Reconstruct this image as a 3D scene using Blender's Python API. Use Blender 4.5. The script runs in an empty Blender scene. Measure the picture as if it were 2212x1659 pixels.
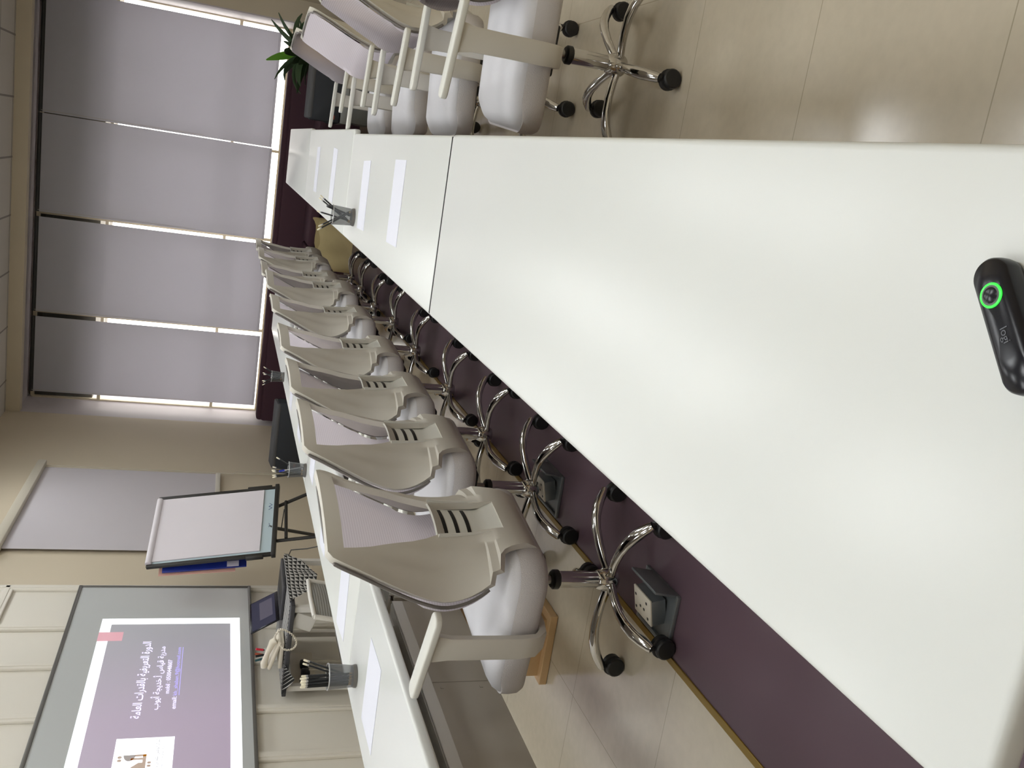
import bpy, bmesh, math, random
from mathutils import Vector, Matrix
random.seed(7)
COL = bpy.context.scene.collection
PI = math.pi
R_ = math.radians

# ------------------------------------------------------------------ materials
def lin(c):
    c = c / 255.0
    return c / 12.92 if c <= 0.04045 else ((c + 0.055) / 1.055) ** 2.4
def rgb(r, g, b):
    return (lin(r), lin(g), lin(b), 1.0)

def mat(name, col, rough=0.5, metal=0.0, spec=0.5, bump=None, vary=None, emit=None, estr=0.0, coat=0.0):
    m = bpy.data.materials.new(name); m.use_nodes = True
    nt = m.node_tree; N = nt.nodes; L = nt.links
    b = N['Principled BSDF']
    b.inputs['Base Color'].default_value = col
    b.inputs['Roughness'].default_value = rough
    b.inputs['Metallic'].default_value = metal
    b.inputs['Specular IOR Level'].default_value = spec
    b.inputs['Coat Weight'].default_value = coat
    if emit:
        b.inputs['Emission Color'].default_value = emit
        b.inputs['Emission Strength'].default_value = estr
    tc = None
    if bump or vary:
        tc = N.new('ShaderNodeTexCoord')
    if bump:
        sc, st, dist = bump
        n = N.new('ShaderNodeTexNoise'); n.inputs['Scale'].default_value = sc; n.inputs['Detail'].default_value = 3
        bp = N.new('ShaderNodeBump'); bp.inputs['Strength'].default_value = st; bp.inputs['Distance'].default_value = dist
        L.new(tc.outputs['Object'], n.inputs['Vector']); L.new(n.outputs['Fac'], bp.inputs['Height'])
        L.new(bp.outputs['Normal'], b.inputs['Normal'])
    if vary:
        sc, amt = vary
        n = N.new('ShaderNodeTexNoise'); n.inputs['Scale'].default_value = sc; n.inputs['Detail'].default_value = 4
        mx = N.new('ShaderNodeMix'); mx.data_type = 'RGBA'
        mx.inputs['A'].default_value = tuple(x * (1 - amt) for x in col[:3]) + (1,)
        mx.inputs['B'].default_value = tuple(min(1, x * (1 + amt)) for x in col[:3]) + (1,)
        L.new(tc.outputs['Object'], n.inputs['Vector']); L.new(n.outputs['Fac'], mx.inputs['Factor'])
        L.new(mx.outputs['Result'], b.inputs['Base Color'])
    return m

def stripe_fabric(name, col, col2, axis, freq, rough=0.8, see=0.0):
    """fabric with fine woven stripes across one object axis"""
    m = mat(name, col, rough)
    nt = m.node_tree; N = nt.nodes; L = nt.links; b = N['Principled BSDF']
    tc = N.new('ShaderNodeTexCoord'); w = N.new('ShaderNodeTexWave')
    w.wave_type = 'BANDS'; w.bands_direction = axis; w.inputs['Scale'].default_value = freq
    mx = N.new('ShaderNodeMix'); mx.data_type = 'RGBA'
    mx.inputs['A'].default_value = col; mx.inputs['B'].default_value = col2
    L.new(tc.outputs['Object'], w.inputs['Vector']); L.new(w.outputs['Fac'], mx.inputs['Factor'])
    L.new(mx.outputs['Result'], b.inputs['Base Color'])
    if see > 0:
        t = N.new('ShaderNodeBsdfTranslucent'); t.inputs['Color'].default_value = col
        ms = N.new('ShaderNodeMixShader'); ms.inputs['Fac'].default_value = see
        L.new(b.outputs[0], ms.inputs[1]); L.new(t.outputs[0], ms.inputs[2])
        L.new(ms.outputs[0], N['Material Output'].inputs['Surface'])
    return m

M = {}
M['table'] = mat('white_laminate', (0.765, 0.782, 0.757, 1), 0.3, spec=0.45, vary=(3.0, 0.015))
M['table_edge'] = mat('table_edge_band', (0.72, 0.70, 0.64, 1), 0.35)
M['metal_grey'] = mat('powder_grey_metal', rgb(228, 225, 218), 0.45)
M['modesty'] = mat('taupe_laminate', rgb(188, 181, 168), 0.5, vary=(2, 0.04))
M['dark_gap'] = mat('dark_cable_tray', rgb(60, 60, 58), 0.6)
M['oak'] = mat('oak_laminate', rgb(206, 172, 128), 0.45, vary=(6, 0.07))
M['plastic'] = mat('offwhite_plastic', (0.66, 0.63, 0.565, 1), 0.42, spec=0.4, bump=(900, 0.08, 0.0004))
M['plastic_lit'] = mat('offwhite_plastic_lit', (0.74, 0.735, 0.68, 1), 0.4)  # same plastic as the shell, paler tone paints the light on it
M['piping'] = mat('grey_piping', rgb(120, 115, 112), 0.7)
M['seat'] = mat('pale_mesh_fabric', (0.70, 0.69, 0.715, 1), 0.85, spec=0.15, bump=(420, 0.5, 0.0015), vary=(7, 0.04))
M['seat_side_shade'] = mat('pale_mesh_side_shade', (0.60, 0.57, 0.565, 1), 0.85, spec=0.15, bump=(420, 0.6, 0.002))  # same fabric as the top, side shading put into the colour
M['mesh'] = stripe_fabric('pale_back_mesh', (0.90, 0.86, 0.90, 1), (0.74, 0.69, 0.73, 1), 'Z', 42, 0.8, 0.38)
M['chrome'] = mat('chrome', (0.62, 0.61, 0.60, 1), 0.09, 1.0)
M['steel'] = mat('dull_steel', (0.30, 0.29, 0.28, 1), 0.25, 1.0)
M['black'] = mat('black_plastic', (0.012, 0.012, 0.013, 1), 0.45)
M['gloss_black'] = mat('glossy_black', (0.006, 0.006, 0.010, 1), 0.22, spec=0.4)
M['wall'] = mat('tan_paint', rgb(210, 198, 176), 0.7, spec=0.25, bump=(160, 0.12, 0.001), vary=(1.2, 0.03))
M['cream'] = mat('cream_paint', rgb(224, 219, 208), 0.5, spec=0.35)
M['ceiling'] = None
M['reveal'] = mat('white_reveal_paint', rgb(205, 198, 200), 0.6)
M['board'] = mat('whiteboard_enamel', (0.54, 0.56, 0.56, 1), 0.22, spec=0.5)
M['alu'] = mat('grey_aluminium', rgb(120, 118, 115), 0.4, 0.6)
M['screen'] = mat('screen_fabric', rgb(205, 200, 205), 0.8, spec=0.1)
M['casing'] = mat('white_casing', rgb(205, 198, 182), 0.45)
M['paper'] = mat('white_paper', (0.80, 0.81, 0.90, 1), 0.7, spec=0.2)
M['pad'] = mat('flip_pad_paper', (0.72, 0.68, 0.72, 1), 0.8, spec=0.15, vary=(3, 0.02))
M['glass_board'] = mat('pale_blue_board', rgb(188, 205, 212), 0.2)
M['easel'] = mat('dark_easel_metal', rgb(38, 36, 33), 0.45)
M['blue'] = mat('blue_folder', rgb(20, 40, 130), 0.4)
M['pink'] = mat('pink_sheet', rgb(225, 175, 160), 0.7)
M['label'] = mat('pale_sticker', rgb(180, 175, 190), 0.6)
M['purple'] = mat('purple_vinyl', rgb(90, 72, 80), 0.3, spec=0.3, vary=(2.0, 0.05))
M['brass'] = mat('brass_strip', rgb(150, 124, 62), 0.35, 0.7)
M['maroon'] = mat('maroon_upholstery', rgb(76, 52, 61), 0.75, spec=0.2, bump=(300, 0.2, 0.001))
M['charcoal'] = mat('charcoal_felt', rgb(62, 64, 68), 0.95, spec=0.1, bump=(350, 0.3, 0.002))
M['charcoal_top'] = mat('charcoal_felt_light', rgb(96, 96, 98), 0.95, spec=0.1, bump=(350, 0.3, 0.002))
M['grey_base'] = mat('light_grey_base', rgb(150, 152, 152), 0.6)
M['plinth'] = mat('mid_grey_plinth', rgb(104, 106, 104), 0.7)
M['kraft'] = mat('kraft_paper', rgb(206, 188, 140), 0.7, spec=0.2, vary=(6, 0.07), bump=(14, 0.35, 0.01))
M['leaf'] = mat('dark_leaf', rgb(58, 78, 50), 0.5)
M['leaf_light'] = mat('fresh_leaf', rgb(92, 150, 40), 0.45)
M['soil'] = mat('dark_pot', rgb(50, 40, 38), 0.6)
M['pencil'] = mat('black_pencil_paint', rgb(30, 32, 34), 0.3)
M['eraser'] = mat('cream_eraser', rgb(238, 230, 206), 0.7)
M['ferrule'] = mat('pencil_ferrule', rgb(190, 190, 190), 0.3, 0.8)
M['blue_cap'] = mat('blue_cap', rgb(30, 50, 170), 0.4)
M['red_cap'] = mat('red_cap', rgb(225, 50, 70), 0.4)
M['teal_cap'] = mat('teal_cap', rgb(50, 90, 95), 0.4)
M['orange'] = mat('orange_tag', rgb(170, 80, 50), 0.6)
M['phone'] = mat('cream_phone', rgb(222, 214, 196), 0.4)
M['laptop'] = mat('laptop_dark', rgb(62, 62, 66), 0.4)
M['green'] = mat('green_ring_light', (0.02, 0.5, 0.03, 1), 0.3, emit=(0.03, 1.0, 0.05, 1), estr=1.6)
M['lens'] = mat('lens_ring_grey', rgb(90, 90, 90), 0.3)
M['mark'] = mat('grey_print', rgb(96, 98, 104), 0.5)
M['ink'] = mat('marker_ink', rgb(60, 80, 130), 0.6)
M['socket'] = mat('white_socket', rgb(214, 206, 190), 0.5)
M['zinc'] = mat('zinc_lid', rgb(120, 124, 126), 0.35, 0.5)
M['window'] = mat('window_frame_paint', rgb(200, 188, 160), 0.5)

def cup_mat():
    m = mat('woven_wire', rgb(120, 122, 124), 0.35, 0.7)
    nt = m.node_tree; N = nt.nodes; L = nt.links
    t = N.new('ShaderNodeBsdfTransparent'); ms = N.new('ShaderNodeMixShader'); ms.inputs['Fac'].default_value = 0.45
    L.new(N['Principled BSDF'].outputs[0], ms.inputs[1]); L.new(t.outputs[0], ms.inputs[2])
    L.new(ms.outputs[0], N['Material Output'].inputs['Surface'])
    return m
M['wire'] = cup_mat()

def blind_mat():
    m = bpy.data.materials.new('roller_blind_cloth'); m.use_nodes = True
    nt = m.node_tree; N = nt.nodes; L = nt.links
    b = N['Principled BSDF']; b.inputs['Base Color'].default_value = (0.39, 0.385, 0.41, 1); b.inputs['Roughness'].default_value = 0.9
    b.inputs['Specular IOR Level'].default_value = 0.1
    t = N.new('ShaderNodeBsdfTranslucent'); t.inputs['Color'].default_value = (0.27, 0.266, 0.284, 1)
    a = N.new('ShaderNodeAddShader')
    L.new(b.outputs[0], a.inputs[0]); L.new(t.outputs[0], a.inputs[1])
    L.new(a.outputs[0], N['Material Output'].inputs['Surface'])
    return m
M['blind'] = blind_mat()

M['blocker_dark'] = mat('dark_sky_blocker', (0.10, 0.09, 0.07, 1), 0.8)

def glass_mat():
    m = bpy.data.materials.new('window_glass'); m.use_nodes = True
    nt = m.node_tree; N = nt.nodes; L = nt.links
    t = N.new('ShaderNodeBsdfTransparent'); g = N.new('ShaderNodeBsdfGlossy'); g.inputs['Roughness'].default_value = 0.02
    f = N.new('ShaderNodeFresnel'); f.inputs['IOR'].default_value = 1.45
    ms = N.new('ShaderNodeMixShader')
    L.new(f.outputs[0], ms.inputs[0]); L.new(t.outputs[0], ms.inputs[1]); L.new(g.outputs[0], ms.inputs[2])
    L.new(ms.outputs[0], N['Material Output'].inputs['Surface'])
    return m
M['glass'] = glass_mat()

def grid_lines_mat(name, col, linecol, pitch, ox, oy, wid, rough, spec, vary, bump=None):
    m = mat(name, col, rough, spec=spec)
    nt = m.node_tree; N = nt.nodes; L = nt.links; b = N['Principled BSDF']
    tc = N.new('ShaderNodeTexCoord'); sp = N.new('ShaderNodeSeparateXYZ'); L.new(tc.outputs['Object'], sp.inputs[0])
    outs = []
    for k, off in ((0, ox), (1, oy)):
        a = N.new('ShaderNodeMath'); a.operation = 'SUBTRACT'; a.inputs[1].default_value = off - wid / 2 - 100 * pitch
        mo = N.new('ShaderNodeMath'); mo.operation = 'MODULO'; mo.inputs[1].default_value = pitch
        lt = N.new('ShaderNodeMath'); lt.operation = 'LESS_THAN'; lt.inputs[1].default_value = wid
        L.new(sp.outputs[k], a.inputs[0]); L.new(a.outputs[0], mo.inputs[0]); L.new(mo.outputs[0], lt.inputs[0])
        outs.append(lt)
    mxx = N.new('ShaderNodeMath'); mxx.operation = 'MAXIMUM'
    L.new(outs[0].outputs[0], mxx.inputs[0]); L.new(outs[1].outputs[0], mxx.inputs[1])
    n = N.new('ShaderNodeTexNoise'); n.inputs['Scale'].default_value = vary[0]; n.inputs['Detail'].default_value = 6
    L.new(tc.outputs['Object'], n.inputs['Vector'])
    n2 = N.new('ShaderNodeTexNoise'); n2.inputs['Scale'].default_value = vary[0] * 14; n2.inputs['Detail'].default_value = 3
    L.new(tc.outputs['Object'], n2.inputs['Vector'])
    av = N.new('ShaderNodeMath'); av.operation = 'ADD'; L.new(n.outputs['Fac'], av.inputs[0]); L.new(n2.outputs['Fac'], av.inputs[1])
    hv = N.new('ShaderNodeMath'); hv.operation = 'MULTIPLY'; hv.inputs[1].default_value = 0.5; L.new(av.outputs[0], hv.inputs[0])
    v = N.new('ShaderNodeMix'); v.data_type = 'RGBA'
    v.inputs['A'].default_value = tuple(x * (1 - vary[1]) for x in col[:3]) + (1,)
    v.inputs['B'].default_value = tuple(min(1, x * (1 + vary[1])) for x in col[:3]) + (1,)
    L.new(hv.outputs[0], v.inputs['Factor'])
    fm = N.new('ShaderNodeMix'); fm.data_type = 'RGBA'; fm.inputs['B'].default_value = linecol
    L.new(mxx.outputs[0], fm.inputs['Factor']); L.new(v.outputs['Result'], fm.inputs['A'])
    L.new(fm.outputs['Result'], b.inputs['Base Color'])
    return m
M['floor'] = grid_lines_mat('beige_vinyl_tiles', rgb(196, 186, 167), rgb(164, 154, 134), 0.6, 0.64, 2.58, 0.003, 0.16, 0.5, (2.2, 0.16))
M['ceiling'] = grid_lines_mat('ceiling_tiles', rgb(205, 200, 190), rgb(150, 145, 138), 0.6, 0.0, 0.35, 0.02, 0.85, 0.1, (3.0, 0.03))

def triangle_cloth():
    m = mat('triangle_print_cloth', (0.7, 0.7, 0.7, 1), 0.85)
    nt = m.node_tree; N = nt.nodes; L = nt.links; b = N['Principled BSDF']
    tc = N.new('ShaderNodeTexCoord'); sp = N.new('ShaderNodeSeparateXYZ')
    L.new(tc.outputs['Object'], sp.inputs[0])
    def fr(sock, s):
        a = N.new('ShaderNodeMath'); a.operation = 'MULTIPLY_ADD'; a.inputs[1].default_value = s; a.inputs[2].default_value = 50
        f = N.new('ShaderNodeMath'); f.operation = 'FRACT'; L.new(sock, a.inputs[0]); L.new(a.outputs[0], f.inputs[0]); return f.outputs[0]
    sx = N.new('ShaderNodeMath'); sx.operation = 'ADD'; L.new(sp.outputs[0], sx.inputs[0]); L.new(sp.outputs[2], sx.inputs[1])
    u = fr(sp.outputs[1], 22); v = fr(sx.outputs[0], 36)
    g = N.new('ShaderNodeMath'); g.operation = 'GREATER_THAN'; L.new(u, g.inputs[0]); L.new(v, g.inputs[1])
    mx = N.new('ShaderNodeMix'); mx.data_type = 'RGBA'; mx.inputs['A'].default_value = (0.55, 0.54, 0.52, 1); mx.inputs['B'].default_value = (0.012, 0.012, 0.012, 1)
    L.new(g.outputs[0], mx.inputs['Factor']); L.new(mx.outputs['Result'], b.inputs['Base Color'])
    return m
M['cloth'] = triangle_cloth()

def ribbed(name, col):
    m = mat(name, col, 0.5, 0.0)
    nt = m.node_tree; N = nt.nodes; L = nt.links; b = N['Principled BSDF']
    tc = N.new('ShaderNodeTexCoord'); w = N.new('ShaderNodeTexWave'); w.bands_direction = 'Z'; w.inputs['Scale'].default_value = 22
    bp = N.new('ShaderNodeBump'); bp.inputs['Strength'].default_value = 0.5; bp.inputs['Distance'].default_value = 0.004
    L.new(tc.outputs['Object'], w.inputs['Vector']); L.new(w.outputs['Fac'], bp.inputs['Height']); L.new(bp.outputs['Normal'], b.inputs['Normal'])
    return m
M['rib'] = ribbed('ribbed_grey_panel', rgb(158, 158, 154))

def slide_mat(name, e, strength, grad=None):
    m = mat(name, (0.54, 0.56, 0.56, 1), 0.22, emit=e, estr=strength)
    if grad:
        nt = m.node_tree; N = nt.nodes; L = nt.links; b = N['Principled BSDF']
        tc = N.new('ShaderNodeTexCoord'); sp = N.new('ShaderNodeSeparateXYZ'); L.new(tc.outputs['Object'], sp.inputs[0])
        mr = N.new('ShaderNodeMapRange'); mr.inputs['From Min'].default_value = 5.75; mr.inputs['From Max'].default_value = 4.75
        L.new(sp.outputs[1], mr.inputs['Value'])
        mx = N.new('ShaderNodeMix'); mx.data_type = 'RGBA'; mx.inputs['A'].default_value = e; mx.inputs['B'].default_value = grad
        L.new(mr.outputs[0], mx.inputs['Factor']); L.new(mx.outputs['Result'], b.inputs['Emission Color'])
    return m
M['sl_white'] = slide_mat('slide_white_light', (0.95, 0.95, 1.0, 1), 1.0)
M['sl_bg'] = slide_mat('slide_lilac_light', (0.03, 0.02, 0.055, 1), 1.0, (0.10, 0.03, 0.125, 1))
M['sl_pink'] = slide_mat('slide_pink_light', (0.38, 0.06, 0.12, 1), 1.0)
M['sl_text'] = slide_mat('slide_text_light', (0.75, 0.68, 1.0, 1), 1.0)
M['sl_link'] = slide_mat('slide_link_light', (0.26, 0.20, 0.72, 1), 1.0)
M['sl_gold'] = slide_mat('slide_gold_light', (0.16, 0.05, 0.0, 1), 1.0)
M['sl_brown'] = slide_mat('slide_brown_light', (0.04, 0.0, 0.0, 1), 1.0)
M['sl_grey'] = slide_mat('slide_grey_light', (0.02, 0.02, 0.03, 1), 1.0)
M['lap_screen'] = mat('laptop_display', (0.02, 0.02, 0.03, 1), 0.2, emit=(0.06, 0.06, 0.12, 1), estr=0.3)
M['lap_slide'] = mat('laptop_display_slide', (0.02, 0.02, 0.03, 1), 0.2, emit=(0.2, 0.18, 0.24, 1), estr=0.35)
M['lamp'] = mat('lamp_diffuser', (0.9, 0.9, 0.9, 1), 0.5, emit=(0.95, 0.985, 1.0, 1), estr=10.8)

# ------------------------------------------------------------------ mesh helpers
class MB:
    def __init__(s): s.bm = bmesh.new()
    def box(s, c, size, bevel=0.0, rot=None, seg=2):
        bm = bmesh.new()
        bmesh.ops.create_cube(bm, size=1.0)
        for v in bm.verts: v.co = Vector((v.co.x * size[0], v.co.y * size[1], v.co.z * size[2]))
        if bevel > 0:
            bmesh.ops.bevel(bm, geom=list(bm.edges), offset=bevel, segments=seg, affect='EDGES', profile=0.5)
        mtx = Matrix.Translation(Vector(c)) @ (rot.to_4x4() if rot else Matrix.Identity(4))
        s._add(bm, mtx); return s
    def _add(s, bm, mtx=None):
        if mtx is not None: bmesh.ops.transform(bm, matrix=mtx, verts=list(bm.verts))
        me = bpy.data.meshes.new('tmp'); bm.to_mesh(me); bm.free()
        s.bm.from_mesh(me); bpy.data.meshes.remove(me)
    def tube(s, path, r, n=10, cap=True, squash=None):
        P = [Vector(p) for p in path]
        rs = r if isinstance(r, (list, tuple)) else [r] * len(P)
        rings = []
        up = Vector((0, 0, 1))
        prev = None
        for i, p in enumerate(P):
            t = (P[min(i + 1, len(P) - 1)] - P[max(i - 1, 0)]).normalized()
            if prev is None:
                a = up if abs(t.dot(up)) < 0.95 else Vector((1, 0, 0))
                x = t.cross(a).normalized()
            else:
                x = (prev - t * prev.dot(t)).normalized()
            prev = x
            y = t.cross(x).normalized()
            ring = []
            for k in range(n):
                an = 2 * PI * k / n
                sx, sy = (squash if squash else (1, 1))
                ring.append(s.bm.verts.new(p + x * (math.cos(an) * rs[i] * sx) + y * (math.sin(an) * rs[i] * sy)))
            rings.append(ring)
        for a, b in zip(rings, rings[1:]):
            for k in range(n):
                s.bm.faces.new((a[k], a[(k + 1) % n], b[(k + 1) % n], b[k]))
        if cap:
            s.bm.faces.new(list(reversed(rings[0]))); s.bm.faces.new(rings[-1])
        return s
    def lathe(s, prof, n=24, c=(0, 0, 0), rot=None, cap=True):
        """prof: list of (radius, height)"""
        bm = bmesh.new(); rings = []
        for r, h in prof:
            rings.append([bm.verts.new((r * math.cos(2 * PI * k / n), r * math.sin(2 * PI * k / n), h)) for k in range(n)])
        for a, b in zip(rings, rings[1:]):
            for k in range(n):
                bm.faces.new((a[k], a[(k + 1) % n], b[(k + 1) % n], b[k]))
        if cap:
            bm.faces.new(list(reversed(rings[0]))); bm.faces.new(rings[-1])
        s._add(bm, Matrix.Translation(Vector(c)) @ (rot.to_4x4() if rot else Matrix.Identity(4))); return s
    def prism(s, poly, h, mtx=None, bevel=0.0, z0=0.0):
        bm = bmesh.new()
        lo = [bm.verts.new((x, y, z0)) for x, y in poly]; hi = [bm.verts.new((x, y, z0 + h)) for x, y in poly]
        n = len(poly)
        bm.faces.new(list(reversed(lo))); bm.faces.new(hi)
        for k in range(n): bm.faces.new((lo[k], lo[(k + 1) % n], hi[(k + 1) % n], hi[k]))
        bmesh.ops.recalc_face_normals(bm, faces=list(bm.faces))
        if bevel > 0:
            es = [e for e in bm.edges if abs(e.verts[0].co.z - e.verts[1].co.z) < 1e-9]
            bmesh.ops.bevel(bm, geom=es, offset=bevel, segments=3, affect='EDGES', profile=0.5)
        s._add(bm, mtx); return s
    def poly(s, pts):
        s.bm.faces.new([s.bm.verts.new(p) for p in pts]); return s
    def grid(s, fn, nu, nv, skip=None, closed_u=False):
        V = [[s.bm.verts.new(fn(i, j)) for j in range(nv)] for i in range(nu)]
        for i in range(nu - 1):
            for j in range(nv - 1):
                if skip and skip(i, j): continue
                s.bm.faces.new((V[i][j], V[i + 1][j], V[i + 1][j + 1], V[i][j + 1]))
        return V
    def shell(s, off):
        """thicken an open sheet into a closed solid"""
        bmesh.ops.recalc_face_normals(s.bm, faces=list(s.bm.faces))
        bmesh.ops.solidify(s.bm, geom=list(s.bm.faces), thickness=off)
        loose = [v for v in s.bm.verts if not v.link_faces]
        bmesh.ops.delete(s.bm, geom=loose, context='VERTS'); return s
    def build(s, name, m, parent=None, smooth=True, ang=38, subd=0):
        me = bpy.data.meshes.new(name)
        if subd:
            bmesh.ops.subdivide_edges(s.bm, edges=list(s.bm.edges), cuts=0)
        bmesh.ops.recalc_face_normals(s.bm, faces=list(s.bm.faces))
        s.bm.to_mesh(me); s.bm.free()
        if smooth:
            me.shade_smooth(); me.set_sharp_from_angle(angle=R_(ang))
        if m: me.materials.append(m)
        o = bpy.data.objects.new(name, me); COL.objects.link(o)
        if parent: o.parent = parent
        if subd:
            md = o.modifiers.new('smooth', 'SUBSURF'); md.levels = subd; md.render_levels = subd
            dg = bpy.context.evaluated_depsgraph_get(); bpy.context.view_layer.update(); dg = bpy.context.evaluated_depsgraph_get()
            m2 = bpy.data.meshes.new_from_object(o.evaluated_get(dg)); o.modifiers.clear(); o.data = m2
            m2.name = name; m2.shade_smooth()
        return o

def tag(o, label=None, cat=None, group=None, kind=None):
    if label: o['label'] = label
    if cat: o['category'] = cat
    if group: o['group'] = group
    if kind: o['kind'] = kind
    return o
def thing(name, label, cat, loc=(0, 0, 0), rz=0.0, group=None):
    o = bpy.data.objects.new(name, None); COL.objects.link(o)
    o.location = loc; o.rotation_euler = (0, 0, rz); o.empty_display_size = 0.1
    return tag(o, label, cat, group)
def struct(name, mb, m, parent=None, smooth=False):
    o = mb.build(name, m, parent, smooth=smooth)
    if parent is None: o['kind'] = 'structure'
    return o
def dup(src, loc=None, rz=None, label=None, group=None, parent=None):
    c = src.copy(); COL.objects.link(c)
    if parent is not None: c.parent = parent
    if loc is not None: c.location = loc
    if rz is not None: c.rotation_euler = (0, 0, rz)
    if label: c['label'] = label
    if group: c['group'] = group
    for ch in list(src.children): dup(ch, parent=c)
    return c
def rotm(ax, deg): return Matrix.Rotation(R_(deg), 3, ax)
def text_mesh(body, bold=0.0):
    cu = bpy.data.curves.new('t', 'FONT'); cu.body = body; cu.resolution_u = 3; cu.offset = bold
    o = bpy.data.objects.new('t', cu); COL.objects.link(o)
    bpy.context.view_layer.update(); dg = bpy.context.evaluated_depsgraph_get()
    me = bpy.data.meshes.new_from_object(o.evaluated_get(dg))
    bpy.data.objects.remove(o); bpy.data.curves.remove(cu)
    return me
def text_obj(name, body, m, parent, fn, width=None, height=None, depth=0.0015, bold=0.0):
    """flat lettering; fn(u, v, d) maps text plane coordinates (u right, v up, d off the surface) to a point"""
    me = text_mesh(body, bold)
    xs = [v.co.x for v in me.vertices]; ys = [v.co.y for v in me.vertices]
    x0, x1, y0, y1 = min(xs), max(xs), min(ys), max(ys)
    sx = width / (x1 - x0); sy = (height / (y1 - y0)) if height else sx
    bm = bmesh.new(); bm.from_mesh(me)
    for v in bm.verts:
        v.co = Vector(fn((v.co.x - x0) * sx, (v.co.y - y0) * sy, depth))
    bm.to_mesh(me); bm.free()
    me.materials.clear(); me.materials.append(m); me.name = name
    o = bpy.data.objects.new(name, me); COL.objects.link(o); o.parent = parent
    return o
# Arabic shaping into presentation forms (isolated, final, initial, medial)
AR = {'ا': (0xFE8D, 0xFE8E), 'أ': (0xFE83, 0xFE84), 'ل': (0xFEDD, 0xFEDE, 0xFEDF, 0xFEE0), 'د': (0xFEA9, 0xFEAA), 'و': (0xFEED, 0xFEEE),
      'ر': (0xFEAD, 0xFEAE), 'ة': (0xFE93, 0xFE94), 'ت': (0xFE95, 0xFE96, 0xFE97, 0xFE98), 'ع': (0xFEC9, 0xFECA, 0xFECB, 0xFECC),
      'ي': (0xFEF1, 0xFEF2, 0xFEF3, 0xFEF4), 'ف': (0xFED1, 0xFED2, 0xFED3, 0xFED4), 'ب': (0xFE8F, 0xFE90, 0xFE91, 0xFE92),
      'ق': (0xFED5, 0xFED6, 0xFED7, 0xFED8), 'م': (0xFEE1, 0xFEE2, 0xFEE3, 0xFEE4), 'س': (0xFEB1, 0xFEB2, 0xFEB3, 0xFEB4),
      'خ': (0xFEA5, 0xFEA6, 0xFEA7, 0xFEA8), 'ج': (0xFE9D, 0xFE9E, 0xFE9F, 0xFEA0), 'ز': (0xFEAF, 0xFEB0), 'ك': (0xFED9, 0xFEDA, 0xFEDB, 0xFEDC),
      'ن': (0xFEE5, 0xFEE6, 0xFEE7, 0xFEE8), 'ط': (0xFEC1, 0xFEC2, 0xFEC3, 0xFEC4)}
def shape_ar(s):
    out = []
    for i, c in enumerate(s):
        f = AR.get(c)
        if not f: out.append(c); continue
        p = AR.get(s[i - 1]) if i else None; nx = AR.get(s[i + 1]) if i + 1 < len(s) else None
        jp = bool(p and len(p) == 4); jn = bool(nx and len(f) == 4)
        out.append(chr(f[3] if jp and jn else f[1] if jp else f[2] if jn else f[0]))
    return ''.join(reversed(out))

# ------------------------------------------------------------------ room
XL, XR, YB, YW = -3.35, 1.48, -2.6, 10.6
ZC = 3.42
YG = 11.02      # plane of the blinds
mb = MB()
mb.poly([(XL, YB, 0), (-1.27, YB, 0), (-1.27, 11.4, 0), (XL, 11.4, 0)])
mb.poly([(0.05, YB, 0), (XR, YB, 0), (XR, 11.4, 0), (0.05, 11.4, 0)])
fl = struct('floor', mb, M['floor'])
mb = MB(); mb.poly([(-1.27, YB, 0), (0.05, YB, 0), (0.05, 11.4, 0), (-1.27, 11.4, 0)])
struct('floor_purple', mb, M['purple'])
mb = MB(); mb.box((-1.272, (YB + 9.9) / 2, 0.001), (0.022, 9.9 - YB, 0.006), 0.002)
struct('trim_1', mb, M['brass'])
mb = MB(); mb.box(((XL + XR) / 2, (YB + YW) / 2, ZC + 0.05), (XR - XL + 0.4, YW - YB + 0.4, 0.1))
struct('ceiling', mb, M['ceiling'])
mb = MB(); mb.box((XL - 0.1, (YB + YW) / 2, ZC / 2), (0.2, YW - YB, ZC))
struct('wall_left', mb, M['wall'])
mb = MB(); mb.box((XR + 0.1, (YB + YW + 0.9) / 2, ZC / 2), (0.2, YW + 0.9 - YB, ZC))
struct('wall_right', mb, M['wall'])
mb = MB(); mb.box(((XL + XR) / 2, YB - 0.1, ZC / 2), (XR - XL + 0.4, 0.2, ZC))
struct('wall_back', mb, M['wall'])
# window side: low wall, pier, beam over the recess
mb = MB()
mb.box(((XL + 1.25) / 2, 11.2, 0.36), (1.25 - XL, 0.4, 0.72))
mb.box(((1.25 + XR) / 2, (YW + 11.5) / 2, ZC / 2), (XR - 1.25, 11.5 - YW, ZC))
mb.box(((XL + 1.25) / 2, YW + 0.06, (ZC + 3.28) / 2), (1.25 - XL, 0.12, ZC - 3.28))
struct('wall_front', mb, M['wall'])
mb = MB()
mb.box((XL - 0.1, (YW + 11.5) / 2, 1.71), (0.2, 11.5 - YW, 3.42))
mb.box(((XL + 1.25) / 2, (YW + 0.12 + 11.5) / 2, 3.37), (1.25 - XL, 11.5 - YW - 0.12, 0.10))
mb.box((1.243, (YW + 11.5) / 2 + 0.004, 1.95), (0.014, 11.5 - YW, 2.46))
struct('trim_2', mb, M['reveal'])
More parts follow.
